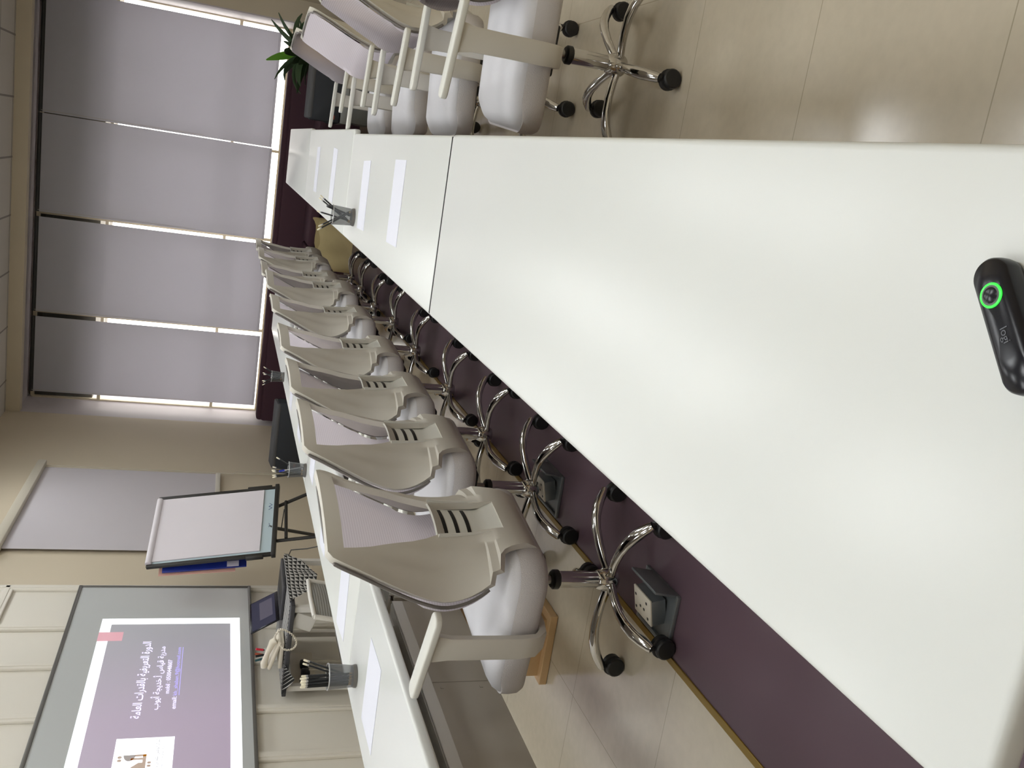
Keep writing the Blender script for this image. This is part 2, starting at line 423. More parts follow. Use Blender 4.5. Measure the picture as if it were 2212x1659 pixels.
# window frame and panes
w = MB()
for x, wx in ((-3.343, 0.014), (-2.32, 0.03), (-1.195, 0.03), (-0.15, 0.03), (1.229, 0.014)):
    w.box((x, 11.23, 2.0), (wx, 0.06, 2.56))
for z in (0.735, 1.28, 2.56, 3.27):
    w.box((-1.055, 11.23, z), (4.56, 0.055, 0.034))
win = struct('window_1', w, M['window'])
p = MB()
for a, b in ((-3.336, -2.335), (-2.305, -1.21), (-1.18, -0.165), (-0.135, 1.222)):
    for z0, z1 in ((0.752, 1.263), (1.297, 2.543), (2.577, 3.253)):
        p.box(((a + b) / 2, 11.23, (z0 + z1) / 2), (b - a, 0.006, z1 - z0))
p.build('pane', M['glass'], win, smooth=False)
# added block outside, keeps sky light off the blind tops and upper gaps
mb = MB(); mb.box((-1.05, 11.9, 3.12), (7.0, 1.2, 0.96)); struct('sky_blocker', mb, M['blocker_dark'])

# roller blinds
def blind(x0, x1, zb, label):
    t = thing('roller_blind', label, 'blind', ((x0 + x1) / 2, YG, 0), 0, 'roller blinds over the window wall')
    w = x1 - x0
    m = MB(); m.box((0, 0, (zb + 3.25) / 2), (w, 0.004, 3.25 - zb)); m.build('fabric', M['blind'], t, smooth=False)
    m = MB(); m.box((0, -0.002, zb - 0.012), (w, 0.014, 0.026), 0.004); m.build('bottom_bar', M['blind'], t)
    m = MB(); m.tube([(-w / 2, 0.0, 3.25), (w / 2, 0.0, 3.25)], 0.022, 12); m.build('roller_tube', M['easel'], t)
    m = MB(); m.tube([(-w / 2 + 0.02, -0.02, 3.24), (-w / 2 + 0.02, -0.02, 1.6)], 0.002, 5); m.build('pull_chain', M['casing'], t)
    return t
blind(-3.225, -2.345, 0.80, 'grey roller blind at the left wall, beside the widest bright gap')
blind(-2.285, -1.225, 0.82, 'grey roller blind between the two bright slits, above the row of chair backs')
blind(-1.17, -0.118, 0.86, 'grey roller blind right of the middle slit, above the brown paper bag')
blind(-0.108, 1.155, 0.87, 'grey roller blind over the green plant, at the right wall')

# cream wall panelling behind the board (kind: structure)
mb = MB()
mb.box((XL + 0.006, (6.44 + YB) / 2, 1.71), (0.012, 6.44 - YB, 3.41))
xs = XL + 0.022
for y in (6.405, 5.86, 5.40, 4.87, 4.42, 3.9, 3.4, 2.9, 2.4, 1.9, 1.4, 0.9):
    mb.box((xs, y, 1.71), (0.022, 0.075, 3.40), 0.006)
    mb.box((xs + 0.010, y, 1.71), (0.012, 0.03, 3.40), 0.003)
for z in (2.54, 0.10):
    mb.box((xs, (6.43 + YB) / 2, z), (0.024, 6.43 - YB, 0.075), 0.006)
    mb.box((xs + 0.010, (6.43 + YB) / 2, z), (0.012, 6.43 - YB, 0.03), 0.003)
struct('wall_left_panelling', mb, M['cream'])
mb = MB(); mb.box((XL + 0.006, (6.44 + YW) / 2, 0.05), (0.012, YW - 6.44, 0.1)); struct('baseboard_left', mb, M['cream'])

# ------------------------------------------------------------------ ceiling lights (room lamps; the last two added to brighten the far left wall)
def lamp(x, y, label):
    t = thing('ceiling_light', label, 'ceiling light', (x, y, ZC), 0, 'square ceiling lights')
    m = MB()
    for sx in (-1, 1):
        m.box((sx * 0.29, 0, -0.008), (0.02, 0.6, 0.016)); m.box((0, sx * 0.29, -0.008), (0.56, 0.02, 0.016))
    m.build('frame', M['casing'], t, smooth=False)
    m = MB(); m.box((0, 0, -0.006), (0.56, 0.56, 0.006)); m.build('diffuser', M['lamp'], t, smooth=False)
LAMP_XY = [(x, y) for x in (-2.4, -0.9, 0.6) for y in (-1.15, 0.65, 2.45, 4.25, 6.05) if (x, y) != (0.6, -1.15)] + [(-2.4, 7.85), (-0.9, 7.85)]
for i, (x, y) in enumerate(LAMP_XY):
    lamp(x, y, 'square white ceiling light panel overhead')

# ------------------------------------------------------------------ tables
def table(x0, x1, y0, y1, label, group, side, leg_ys, joint=False):
    t = thing('meeting_table', label, 'table', ((x0 + x1) / 2, (y0 + y1) / 2, 0), 0, group)
    W, D = x1 - x0, y1 - y0
    m = MB()
    r = 0.012
    poly = []
    for cx, cy, a0 in ((W / 2 - r, D / 2 - r, 0), (-W / 2 + r, D / 2 - r, 90), (-W / 2 + r, -D / 2 + r, 180), (W / 2 - r, -D / 2 + r, 270)):
        for k in range(4):
            a = R_(a0 + k * 30); poly.append((cx + r * math.cos(a), cy + r * math.sin(a)))
    m.prism(poly, 0.032, bevel=0.009, z0=0.708)
    m.build('tabletop', M['table'], t, ang=60)
    # taupe modesty panel hung behind the light rail
    xm = 0.092
    m = MB()
    for ya, yb in ((-D / 2 + 0.01, D / 2 - 0.545), (D / 2 - 0.542, D / 2 - 0.01)):
        m.box((xm, (ya + yb) / 2, 0.483), (0.016, yb - ya, 0.235), 0.001)
    for zz in (0.55, 0.42): m.box((xm + 0.0085, D / 2 - 0.575, zz), (0.002, 0.010, 0.010))
    m.build('modesty_panel', M['modesty'], t, smooth=False)
    m = MB(); m.box((xm + 0.012, 0, 0.598), (0.010, D - 0.05, 0.040), 0.003)
    m.box((xm - 0.02, 0, 0.615), (0.05, D - 0.05, 0.008))
    m.build('rail', M['metal_grey'], t, smooth=False)
    m = MB(); m.box((0.02, 0, 0.672), (0.16, D - 0.3, 0.06)); m.build('cable_tray', M['dark_gap'], t, smooth=False)
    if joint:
        m = MB(); m.box((0, D / 2 + 0.0028, 0.724), (W - 0.012, 0.0052, 0.0315)); m.build('joint_shade', M['black'], t, smooth=False)['label'] = 'painted shade in the table joint'  # black strip added in the gap to stand for its shade
    for yy in leg_ys:
        m = MB()
        m.box((-0.04, yy, 0.31), (0.24, 0.10, 0.56), 0.003)
        lg = m.build('leg', M['oak'], t, smooth=False)
        m = MB(); m.box((-0.035, yy, 0.0165), (0.29, 0.16, 0.031), 0.003); m.build('foot_plate', M['oak'], lg, smooth=False)
        m = MB(); m.box((-0.04, yy, 0.648), (0.20, 0.09, 0.118), 0.003); m.build('bracket', M['metal_grey'], lg, smooth=False)
    return t
GR = 'white meeting tables in the near row'; GL = 'white meeting tables in the row by the board'
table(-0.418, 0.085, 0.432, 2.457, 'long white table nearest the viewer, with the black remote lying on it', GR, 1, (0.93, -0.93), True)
table(-0.418, 0.083, 2.463, 4.547, 'white table carrying the mesh cup and two paper sheets, after the dark joint line', GR, 1, (0.95, -0.95))
table(-0.418, 0.105, 4.552, 7.05, 'white table with two far sheets of paper, jutting right at its near end', GR, 1, (1.1, -1.1))
table(-0.418, 0.115, 7.056, 9.5, 'farthest white table of the near row, bare, ending before the maroon bench', GR, 1, (1.1, -1.1))
table(-1.95, -1.425, 0.92, 2.972, 'white table at the lower left under the projected slide, single sheet on it', GL, 1, (0.95, -0.95))
table(-1.95, -1.425, 2.978, 5.045, 'white table behind the nearest office chair, before the laptop desk', GL, 1, (0.93, -0.93))
table(-1.95, -1.425, 5.05, 7.15, 'white table before the flip chart easel', GL, 1, (0.93, -0.93))
table(-1.95, -1.425, 7.156, 9.55, 'farthest white table of the row by the board, before the left charcoal armchair', GL, 1, (1.05, -1.05))

# ------------------------------------------------------------------ office chair
def smooth_lerp(tbl, z):
    """piecewise-cubic interpolation over rows sorted by descending z"""
    n = len(tbl)
    for i in range(n - 1):
        a, b = tbl[i], tbl[i + 1]
        if a[0] >= z >= b[0]:
            t = (a[0] - z) / (a[0] - b[0])
            p = tbl[max(i - 1, 0)]; q = tbl[min(i + 2, n - 1)]
            out = []
            for k in range(1, len(a)):
                m0 = (b[k] - p[k]) / (p[0] - b[0]) * (a[0] - b[0]) if p[0] != b[0] else 0
                m1 = (q[k] - a[k]) / (a[0] - q[0]) * (a[0] - b[0]) if a[0] != q[0] else 0
                h00 = 2 * t**3 - 3 * t**2 + 1; h10 = t**3 - 2 * t**2 + t; h01 = -2 * t**3 + 3 * t**2; h11 = t**3 - t**2
                out.append(h00 * a[k] + h10 * m0 + h01 * b[k] + h11 * m1)
            return out
    return list(tbl[0][1:]) if z > tbl[0][0] else list(tbl[-1][1:])
# z, x of rear spine, half width, forward reach of the side wings
BACK = [(1.005, -0.246, 0.218, 0.020), (0.97, -0.243, 0.228, 0.030), (0.91, -0.238, 0.233, 0.052), (0.84, -0.230, 0.237, 0.078),
        (0.76, -0.222, 0.240, 0.105), (0.69, -0.216, 0.240, 0.118), (0.63, -0.216, 0.237, 0.108), (0.58, -0.219, 0.231, 0.082),
        (0.545, -0.222, 0.222, 0.052), (0.52, -0.224, 0.212, 0.030)]
def back_pt(z, y, extra=0.0):
    x, w, d = smooth_lerp(BACK, z)
    u = min(1.0, abs(y) / w)
    ridge = 0.009 * math.exp(-((u - 0.60) / 0.07) ** 2) + 0.007 * math.exp(-((u - 0.82) / 0.06) ** 2)
    fade = max(0.0, min(1.0, (0.93 - z) / 0.15))
    return Vector((x + d * u ** 2.3 - ridge * fade + extra, y, z))
def hole_half(z):
    """half width of the central opening: mesh window, then the lumbar well"""
    if z > 0.69: return 0.082 + (0.182 - 0.082) * ((z - 0.69) / (0.965 - 0.69)) ** 0.85
    return 0.082 - 0.012 * (0.69 - z) / 0.2
Z_TOP, Z_HT, Z_LP, Z_HB = 1.005, 0.962, 0.69, 0.50

def make_chair(label):
    t = thing('office_chair', label, 'chair')
    # --- plastic back shell with central opening and U-shaped carrier
    zs = [1.005, 0.992, 0.975, Z_HT, 0.93, 0.89, 0.85, 0.81, 0.77, 0.73, Z_LP, 0.665, 0.64, 0.615, 0.59]
    m = MB()
    NO, NI = 12, 4
    def cols(z, w):
        h = min(hole_half(z), w - 0.02)
        return [-w + (w - h) * k / NO for k in range(NO)] + [-h + 2 * h * k / NI for k in range(NI)] + [h + (w - h) * k / NO for k in range(NO + 1)]
    rows = []
    for i, z in enumerate(zs):
        x, w, d = smooth_lerp(BACK, z)
        if z > 1.0: w -= 0.012
        rows.append([back_pt(z, y) for y in cols(z, w)])
    # wing ends in two steps, then the narrow carrier that curls under the seat
    tail = [(0.568, -0.220, 0.229, 0.072), (0.564, -0.2203, 0.215, 0.044), (0.543, -0.222, 0.212, 0.038), (0.539, -0.2223, 0.180, 0.012), (0.525, -0.224, 0.166, 0.006), (0.505, -0.226, 0.156, 0.004), (0.485, -0.226, 0.150, 0.002), (0.455, -0.222, 0.142, 0), (0.425, -0.208, 0.138, 0), (0.40, -0.180, 0.135, 0),
            (0.387, -0.140, 0.13, 0), (0.383, -0.08, 0.125, 0), (0.383, -0.01, 0.12, 0), (0.383, 0.06, 0.11, 0)]
    for z, x, w, d in tail:
        h = min(0.07, w * 0.6)
        ys = [-w + (w - h) * k / NO for k in range(NO)] + [-h + 2 * h * k / NI for k in range(NI)] + [h + (w - h) * k / NO for k in range(NO + 1)]
        rows.append([Vector((x + d * (abs(y) / w) ** 2.3, y, z - (0.0 if z > 0.42 else 0.0))) for y in ys])
    allz = zs + [a[0] for a in tail]
    iht = zs.index(Z_HT); ihb = len(zs) + 5     # row of z=0.505
    nv = 2 * NO + NI + 1
    def skip(i, j): return NO <= j < NO + NI and iht <= i < ihb
    m.grid(lambda i, j: rows[i][j], len(rows), nv, skip)
    bmesh.ops.recalc_face_normals(m.bm, faces=list(m.bm.faces))
    # make all normals face backwards (-x) at the top so the shell thickens forward
    f0 = max(m.bm.faces, key=lambda f: f.calc_center_median().z)
    if f0.normal.x > 0: bmesh.ops.reverse_faces(m.bm, faces=list(m.bm.faces))
    bmesh.ops.solidify(m.bm, geom=list(m.bm.faces), thickness=0.019)
    m.build('back_shell', M['plastic'], t, ang=42)
    # --- mesh membrane stretched over the front
    m = MB()
    zz = [0.566 + (0.998 - 0.566) * k / 22 for k in range(23)]
    def memb(i, j):
        z = zz[i]; x, w, d = smooth_lerp(BACK, z); u = -1 + 2 * j / 16; w2 = w - 0.003
        if i == 22: w2 -= 0.012
        return Vector((x + d * (0.62 + 0.38 * abs(u) ** 2.2) + 0.026 + (0.006 if z < 0.75 else 0), w2 * u, z))
    m.grid(memb, 23, 17)
    f0 = list(m.bm.faces)[0]
    bmesh.ops.solidify(m.bm, geom=list(m.bm.faces), thickness=0.005)
    m.build('back_mesh', M['mesh'], t, ang=60)
    # --- hatched grey piping along the rim
    m = MB()
    path = []
    for s_ in (-1, 1):
        seq = []
        for k in range(24):
            z = 0.568 + (0.985 - 0.568) * k / 23
            x, w, d = smooth_lerp(BACK, z); seq.append((x + d + 0.017, s_ * (w + 0.001), z))
        path += seq if s_ < 0 else list(reversed(seq))
        if s_ < 0:
            x, w, d = smooth_lerp(BACK, 1.0)
            path += [(x + d * 0.8 + 0.017, -0.14, 1.003), (x + d * 0.62 + 0.018, 0, 1.004), (x + d * 0.8 + 0.017, 0.14, 1.003)]
    m.tube(path, 0.0052, 6); m.build('piping', M['piping'], t)
    # --- lumbar grille sitting in the lower opening
    lp = None
    m = MB()
    zg = [Z_LP + 0.004, 0.665, 0.64, 0.615, 0.59, 0.565, 0.552]
    def lum(i, j):
        z = zg[i]; h = hole_half(z) + 0.004; u = -1 + 2 * j / 8
        x = smooth_lerp(BACK, z)[0]
        return Vector((x + 0.030 - 0.012 * (1 - u * u) + (-0.016 if i == 0 else 0), h * u, z))
    m.grid(lum, 7, 9)
    # tray under the grille and side cheeks of the well
    def tray(i, j):
        h0 = hole_half(0.552) + 0.004; h1 = 0.075
        u = -1 + 2 * j / 8; f = i / 3
        x0 = smooth_lerp(BACK, 0.552)[0] + 0.030 - 0.012 * (1 - u * u); x1 = -0.222
        return Vector((x0 + (x1 - x0) * f, (h0 + (h1 - h0) * f) * u, 0.552 - 0.048 * f))
    m.grid(tray, 4, 9)
    for s_ in (-1, 1):
        def cheek(i, j, s_=s_):
            z = zg[i] if i < 7 else 0.505
            h = hole_half(z) + 0.004
            x = smooth_lerp(BACK, z)[0] if z > 0.52 else -0.225
            xa = x + 0.030 if i < 7 else x
            return Vector((x + 0.004 + (xa - x - 0.004) * j / 2, s_ * h, z))
        m.grid(cheek, 8, 3)
    bmesh.ops.remove_doubles(m.bm, verts=list(m.bm.verts), dist=0.0006)
    m.shell(0.006)
    lp = m.build('lumbar_grille', M['plastic_lit'], t, ang=30)
    for zc in (0.662, 0.628, 0.594):
        m = MB()
        def slot(i, j, zc=zc):
            u = -0.86 + 1.72 * j / 8; z = zc + (i - 0.5) * 0.011
            h = hole_half(z); x = smooth_lerp(BACK, z)[0]
            return Vector((x + 0.030 - 0.012 * (1 - u * u) - 0.0015 - (0.004 if zc > 0.69 else 0), h * u, z))
        m.grid(slot, 2, 9); m.shell(0.0012); m.build('slot', M['black'], lp, smooth=False)
    # --- seat cushion
    def outline(inset):
        x0, x1, w, r = -0.205 + inset, 0.268 - inset, 0.245 - inset, max(0.02, 0.085 - inset)
        pts = []
        for cx, cy, a0 in ((x1 - r * 1.15, w - r, 0), (x0 + r, w - r, 90), (x0 + r, -w + r, 180), (x1 - r * 1.15, -w + r, 270)):
            rx = r * 1.15 if cx > 0 else r
            for k in range(9):
                a = R_(a0 + k * 11.25); pts.append((cx + rx * math.cos(a), cy + r * math.sin(a)))
        return pts
    def drop(x, top):
        f = max(0.0, (x - 0.10) / 0.17)
        return -0.040 * f ** 2 if top else -0.014 * f ** 2
    def cushion(prof, closed_top):
        mm = MB(); rings = []
        for ins, z, tp in prof:
            rings.append([mm.bm.verts.new((x, y, z + drop(x, tp))) for x, y in outline(ins)])
        for a, b in zip(rings, rings[1:]):
            n = len(a)
            for k in range(n): mm.bm.faces.new((a[k], a[(k + 1) % n], b[(k + 1) % n], b[k]))
        mm.bm.faces.new(list(reversed(rings[0])))
        mm.bm.faces.new(rings[-1])
        return mm
    m = cushion([(0.035, 0.398, 0), (0.012, 0.404, 0), (0.002, 0.42, 0), (0.0, 0.445, 0), (0.002, 0.468, 0), (0.008, 0.484, 1)], False)
    sb = m.build('seat', M['seat_side_shade'], t, ang=50)
    m = cushion([(0.012, 0.480, 1), (0.0075, 0.4835, 1), (0.009, 0.490, 1), (0.022, 0.505, 1), (0.05, 0.514, 1), (0.10, 0.519, 1), (0.16, 0.520, 1)], True)
    m.build('seat_top', M['seat'], sb, ang=60)
    # --- mechanism, gas lift and base
    m = MB(); m.box((0.0, 0, 0.378), (0.26, 0.20, 0.03), 0.006); m.box((0.0, 0, 0.352), (0.16, 0.11, 0.035), 0.008)
    m.tube([(0.03, -0.05, 0.36), (0.04, -0.16, 0.352), (0.05, -0.235, 0.350)], [0.006, 0.006, 0.010], 8)
    m.build('tilt_mechanism', M['black'], t)
    m = MB(); m.lathe([(0.014, 0.25), (0.014, 0.345)], 16); gl = m.build('gas_lift', M['steel'], t)
    m = MB(); m.lathe([(0.024, 0.262), (0.030, 0.266), (0.030, 0.282), (0.024, 0.288)], 20); m.build('collar', M['black'], gl)
    m = MB(); m.lathe([(0.024, 0.12), (0.0255, 0.125), (0.0255, 0.262), (0.023, 0.265)], 20); m.build('outer_sleeve', M['chrome'], gl)
    m = MB(); m.lathe([(0.028, 0.070), (0.034, 0.078), (0.036, 0.095), (0.036, 0.118), (0.030, 0.134), (0.026, 0.138)], 20); m.build('hub', M['chrome'], t)
    m = MB()
    prf = [(0.025, 0.094, 0.015), (0.06, 0.103, 0.0155), (0.11, 0.112, 0.016), (0.16, 0.116, 0.017), (0.20, 0.113, 0.0185), (0.235, 0.103, 0.0195), (0.262, 0.090, 0.0185), (0.288, 0.074, 0.0165), (0.296, 0.069, 0.014)]
    m.tube([(a, 0, b) for a, b, c in prf], [c for a, b, c in prf], 14, squash=(1.0, 0.82))
    leg0 = m.build('leg', M['chrome'], t, ang=60)
    m = MB()
    for s_ in (-1, 1):
        m.lathe([(0.008, -0.010), (0.026, -0.010), (0.030, -0.006), (0.030, 0.006), (0.026, 0.010), (0.008, 0.011)], 20, (0, s_ * 0.014, 0.030), rotm('X', 90))
    m.lathe([(0.030, -0.005), (0.033, -0.003), (0.033, 0.003), (0.030, 0.005)], 16, (0, 0, 0.033), rotm('X', 90))
    m.lathe([(0.008, 0.02), (0.008, 0.062), (0.012, 0.064), (0.012, 0.072)], 12)
    cas0 = m.build('caster', M['black'], leg0); cas0.location = (0.289, 0, 0); cas0.rotation_euler = (0, 0, 0.6)
    for k in range(1, 5):
        l2 = leg0.copy(); COL.objects.link(l2); l2.rotation_euler = (0, 0, R_(72 * k))
        c2 = cas0.copy(); COL.objects.link(c2); c2.parent = l2; c2.rotation_euler = (0, 0, 0.6 + 1.9 * k)
    # --- armrests
    for s_ in (-1, 1):
        m = MB()
        pth = [(0.026, s_ * 0.10, 0.385), (0.026, s_ * 0.20, 0.384), (0.026, s_ * 0.245, 0.392), (0.026, s_ * 0.268, 0.415), (0.026, s_ * 0.274, 0.46), (0.026, s_ * 0.274, 0.56), (0.026, s_ * 0.272, 0.66), (0.026, s_ * 0.268, 0.712)]
        hw = [0.032, 0.032, 0.032, 0.033, 0.034, 0.034, 0.035, 0.044]
        th = 0.012
        V = []
        for i, q in enumerate(pth):
            q = Vector(q); tn = (Vector(pth[min(i + 1, 7)]) - Vector(pth[max(i - 1, 0)])).normalized()
            nrm = tn.cross(Vector((1, 0, 0))).normalized()
            V.append([m.bm.verts.new(q + Vector((a * hw[i], 0, 0)) + nrm * (b * th)) for a, b in ((-1, -0.7), (-0.8, -1), (0.8, -1), (1, -0.7), (1, 0.7), (0.8, 1), (-0.8, 1), (-1, 0.7))])
        for a, b in zip(V, V[1:]):
            for k in range(8): m.bm.faces.new((a[k], a[(k + 1) % 8], b[(k + 1) % 8], b[k]))
        m.bm.faces.new(list(reversed(V[0]))); m.bm.faces.new(V[-1])
        post = m.build('armrest', M['plastic'], t, ang=50)
        m = MB(); pad = []
        L_, hw_ = 0.145, 0.027
        for cx, cy, a0 in ((L_ - 0.022, hw_ - 0.018, 0), (-L_ + 0.022, hw_ - 0.018, 90), (-L_ + 0.022, -hw_ + 0.018, 180), (L_ - 0.022, -hw_ + 0.018, 270)):
            for k in range(6):
                a = R_(a0 + 18 * k); pad.append((cx + 0.022 * math.cos(a), cy + 0.018 * math.sin(a)))
        m.prism(pad, 0.020, Matrix.Translation((0.06, s_ * 0.262, 0.708)) @ Matrix.Rotation(-s_ * R_(6.5), 4, 'Z') @ Matrix.Rotation(R_(-3.5), 4, 'Y'), bevel=0.005)
        m.build('arm_pad', M['plastic_lit'], post, ang=50)
    return t

GLC = 'office chairs between the two table rows'; GRC = 'office chairs on the right of the near table row'
LEFT = [ # hub x, y, facing (deg), base angle (deg, world), label
    (-1.164, 2.305, 171, -32, 'pale office chair nearest the viewer, whole base and one armrest in view'),
    (-1.165, 3.075, 174, -32, 'pale office chair second from the viewer, its base over the far floor box'),
    (-1.165, 3.755, 177, -30, 'pale office chair third from the viewer, left table cup by its top corner'),
    (-1.160, 4.500, 176, -34, 'pale office chair fourth from the viewer in the row of chair backs'),
    (-1.160, 5.430, 178, -31, 'pale office chair fifth from the viewer, in the middle of the row of backs'),
    (-1.135, 6.240, 174, -29, 'pale office chair sixth from the viewer, its mesh almost hidden by the fifth'),
    (-1.190, 7.120, 175, -33, 'pale office chair third from the window end of the row of backs'),
    (-1.175, 7.930, 176, -31, 'pale office chair last but one towards the window in the row of backs'),
    (-1.185, 8.620, 174, -30, 'pale office chair at the window end, its back beside the brown paper bag')]
RIGHT = [
    (0.415, 2.945, 175, -28, 'office chair nearest the viewer on the right, its back outside the photo'),
    (0.380, 3.830, 183, -35, 'office chair right of the tables, second from the viewer, back partly cut off'),
    (0.355, 4.740, 192, -28, 'office chair right of the tables, third from the viewer, whole mesh back in view'),
    (0.360, 5.640, 189, -30, 'office chair farthest along the right side, mostly hidden, top corner before the plant')]
proto = None
for grp, lst in ((GLC, LEFT), (GRC, RIGHT)):
    for (x, y, rz, ba, lab) in lst:
        if proto is None:
            proto = make_chair(lab); c = proto; c['group'] = grp
            c.location = (x, y, 0); c.rotation_euler = (0, 0, R_(rz))
        else:
            c = dup(proto, (x, y, 0), R_(rz), lab, grp)
        k = 0
        for ch in c.children:
            if ch.name.split('.')[0] == 'leg':
                ch.rotation_euler = (0, 0, R_(ba - rz + 72 * k)); k += 1

# ------------------------------------------------------------------ papers
def sheet(x, y, rz, label, grp):
    m = MB(); m.box((0, 0, 0), (0.297, 0.21, 0.0012))
    o = m.build('paper_sheet', M['paper'], None, smooth=False)
    o.location = (x, y, 0.7409); o.rotation_euler = (0, 0, R_(rz))
    tag(o, label, 'paper', grp)
G1 = 'blank sheets on the near table row'; G2 = 'blank sheets on the table row by the board'
sheet(-0.153, 3.185, 1, 'blank white sheet nearest the dark table joint', G1)
sheet(-0.180, 3.985, 2, 'blank white sheet at the foot of the mesh cup on the near row', G1)
sheet(-0.150, 5.27, -2, 'blank white sheet just past the thin seam behind the mesh cup', G1)
sheet(-0.158, 6.28, 1, 'farthest blank white sheet on the near table row', G1)
sheet(-1.700, 2.54, 2, 'blank white sheet beside the nearest cup of pencils, at the lower left', G2)
sheet(-1.735, 3.28, 8, 'blank white sheet left of the nearest office chair back', G2)
sheet(-1.735, 4.04, 6, 'blank white sheet half hidden behind the nearest chair back, before the flip chart', G2)
sheet(-1.650, 4.76, 2, 'blank white sheet between the second chair back and its cup of pencils', G2)
sheet(-1.715, 5.66, 2, 'blank white sheet right of the left charcoal armchair, longer of the pair', G2)
sheet(-1.745, 6.47, 2, 'faint far white sheet above the pair on the row by the board', G2)

# ------------------------------------------------------------------ pencil cups and pencils
def make_cup(label):
    t = thing('pencil_cup', label, 'pencil cup', group='wire mesh pencil cups')
    m = MB()
    n = 28; V = []
    for r, h in ((0.0385, 0.014), (0.045, 0.099)):
        V.append([m.bm.verts.new((r * math.cos(2 * PI * k / n), r * math.sin(2 * PI * k / n), h)) for k in range(n)])
    for k in range(n): m.bm.faces.new((V[0][k], V[0][(k + 1) % n], V[1][(k + 1) % n], V[1][k]))
    m.build('mesh_wall', M['wire'], t)
    m = MB(); m.lathe([(0.037, 0.0), (0.041, 0.001), (0.041, 0.006), (0.0385, 0.014), (0.0, 0.0141)], 28, cap=False)
    m.bm.verts.ensure_lookup_table(); m.lathe([(0.0, 0.0005), (0.037, 0.0005)], 28, cap=False)
    m.build('base', M['alu'], t)
    m = MB()
    m.tube([(0.0455 * math.cos(a), 0.0455 * math.sin(a), 0.100) for a in [2 * PI * k / 32 for k in range(33)]], 0.0022, 8, cap=False)
    m.build('rim', M['ferrule'], t)
    return t
def make_pencil():
    m = MB(); m.tube([(0, 0, 0.012), (0, 0, 0.155)], 0.0037, 6)
    o = m.build('pencil', M['pencil'], None)
    m = MB(); m.tube([(0, 0, 0.0), (0, 0, 0.012)], [0.0006, 0.0037], 6); m.build('tip', M['oak'], o)
    m = MB(); m.tube([(0, 0, 0.155), (0, 0, 0.162)], 0.0038, 8); m.build('ferrule', M['ferrule'], o)
    m = MB(); m.tube([(0, 0, 0.162), (0, 0, 0.176), (0, 0, 0.178)], [0.0038, 0.0038, 0.0025], 8); m.build('eraser', M['eraser'], o)['label'] = 'cream eraser end'
    return o
cup0 = None; pen0 = None
def lean(o, cx, cy, a, r0, r1, z0=0.757, h=0.085, tw=0.0):
    """stand a pencil in a cup: foot at radius r0 (turned by tw), crossing the rim at radius r1"""
    p0 = Vector((cx + r0 * math.cos(a + tw), cy + r0 * math.sin(a + tw), z0)); p1 = Vector((cx + r1 * math.cos(a), cy + r1 * math.sin(a), z0 + h))
    o.location = p0; o.rotation_mode = 'QUATERNION'; o.rotation_quaternion = (p1 - p0).to_track_quat('Z', 'Y')
def stock(cx, cy, clabel, specs, plabel, grp):
    global cup0, pen0
    if cup0 is None:
        cup0 = make_cup(clabel); c = cup0; c.location = (cx, cy, 0.7402)
    else: c = dup(cup0, (cx, cy, 0.7402), random.random(), clabel)
    for a, r0, r1, tw in specs:
        if pen0 is None: pen0 = make_pencil(); o = pen0
        else: o = dup(pen0)
        tag(o, plabel, 'pencil', grp)
        lean(o, cx, cy, a, r0, r1, tw=tw)
sp1 = [(R_(70), 0.026, 0.0385, 0.9), (R_(92), 0.026, 0.0385, 0.9)] + [(R_(215 + 19 * k), 0.0285, 0.030, 0.25) for k in range(6)] + [(R_(150 + 60 * k), 0.012, 0.014, 0.3) for k in range(4)]
stock(-1.809, 2.823, 'wire mesh pencil cup at the lower left, full of pencils with cream erasers', sp1, 'black pencil in the crowded cup at the lower left', 'pencils in the lower left cup')
sp2 = [(R_(60), 0.028, 0.038, 1.6)] + [(R_(120 + 30 * k), 0.027, 0.033, 0.8) for k in range(5)] + [(R_(150 + 120 * k), 0.009, 0.013, 0.5) for k in range(2)]
stock(-1.853, 5.041, 'wire mesh pencil cup before the tan wall, one pen with blue cap in it', sp2, 'black pencil in the cup before the tan wall', 'pencils in the cup before the tan wall')
sp3 = [(R_(15), 0.028, 0.0375, 2.3), (R_(45), 0.028, 0.0375, 2.3), (R_(100), 0.028, 0.0375, 2.3), (R_(200), 0.028, 0.0375, 2.3), (R_(235), 0.028, 0.0375, 2.3)]
stock(-0.297, 4.213, 'wire mesh pencil cup on the near table row, few pencils crossing in it', sp3, 'black pencil crossing in the cup on the near table row', 'pencils in the near row cup')
sp4 = [(R_(51 * k), 0.028, 0.039, 1.9) for k in range(7)]
stock(-1.880, 7.300, 'small far wire mesh pencil cup against the maroon bench', sp4, 'black pencil in the far cup against the maroon bench', 'pencils in the far cup')
# odd pens
m = MB(); m.tube([(0, 0, 0), (0, 0, 0.13)], 0.0042, 10); o = m.build('pen', M['ferrule'], None)
m = MB(); m.tube([(0, 0, 0.115), (0, 0, 0.145)], 0.0052, 10); m.build('cap', M['blue_cap'], o)['label'] = 'blue cap'
tag(o, 'pen with blue cap in the cup before the tan wall', 'pen'); lean(o, -1.853, 5.041, R_(290), 0.026, 0.035, tw=0.8)
m = MB(); m.tube([(0, 0, 0), (0, 0, 0.10), (0, 0, 0.103), (0, 0, 0.135)], [0.005, 0.005, 0.0075, 0.0075], 12); o = m.build('marker_pen', M['black'], None)
tag(o, 'thick black marker leaning in the cup on the near table row', 'marker'); lean(o, -0.297, 4.213, R_(325), 0.028, 0.038, tw=2.0)

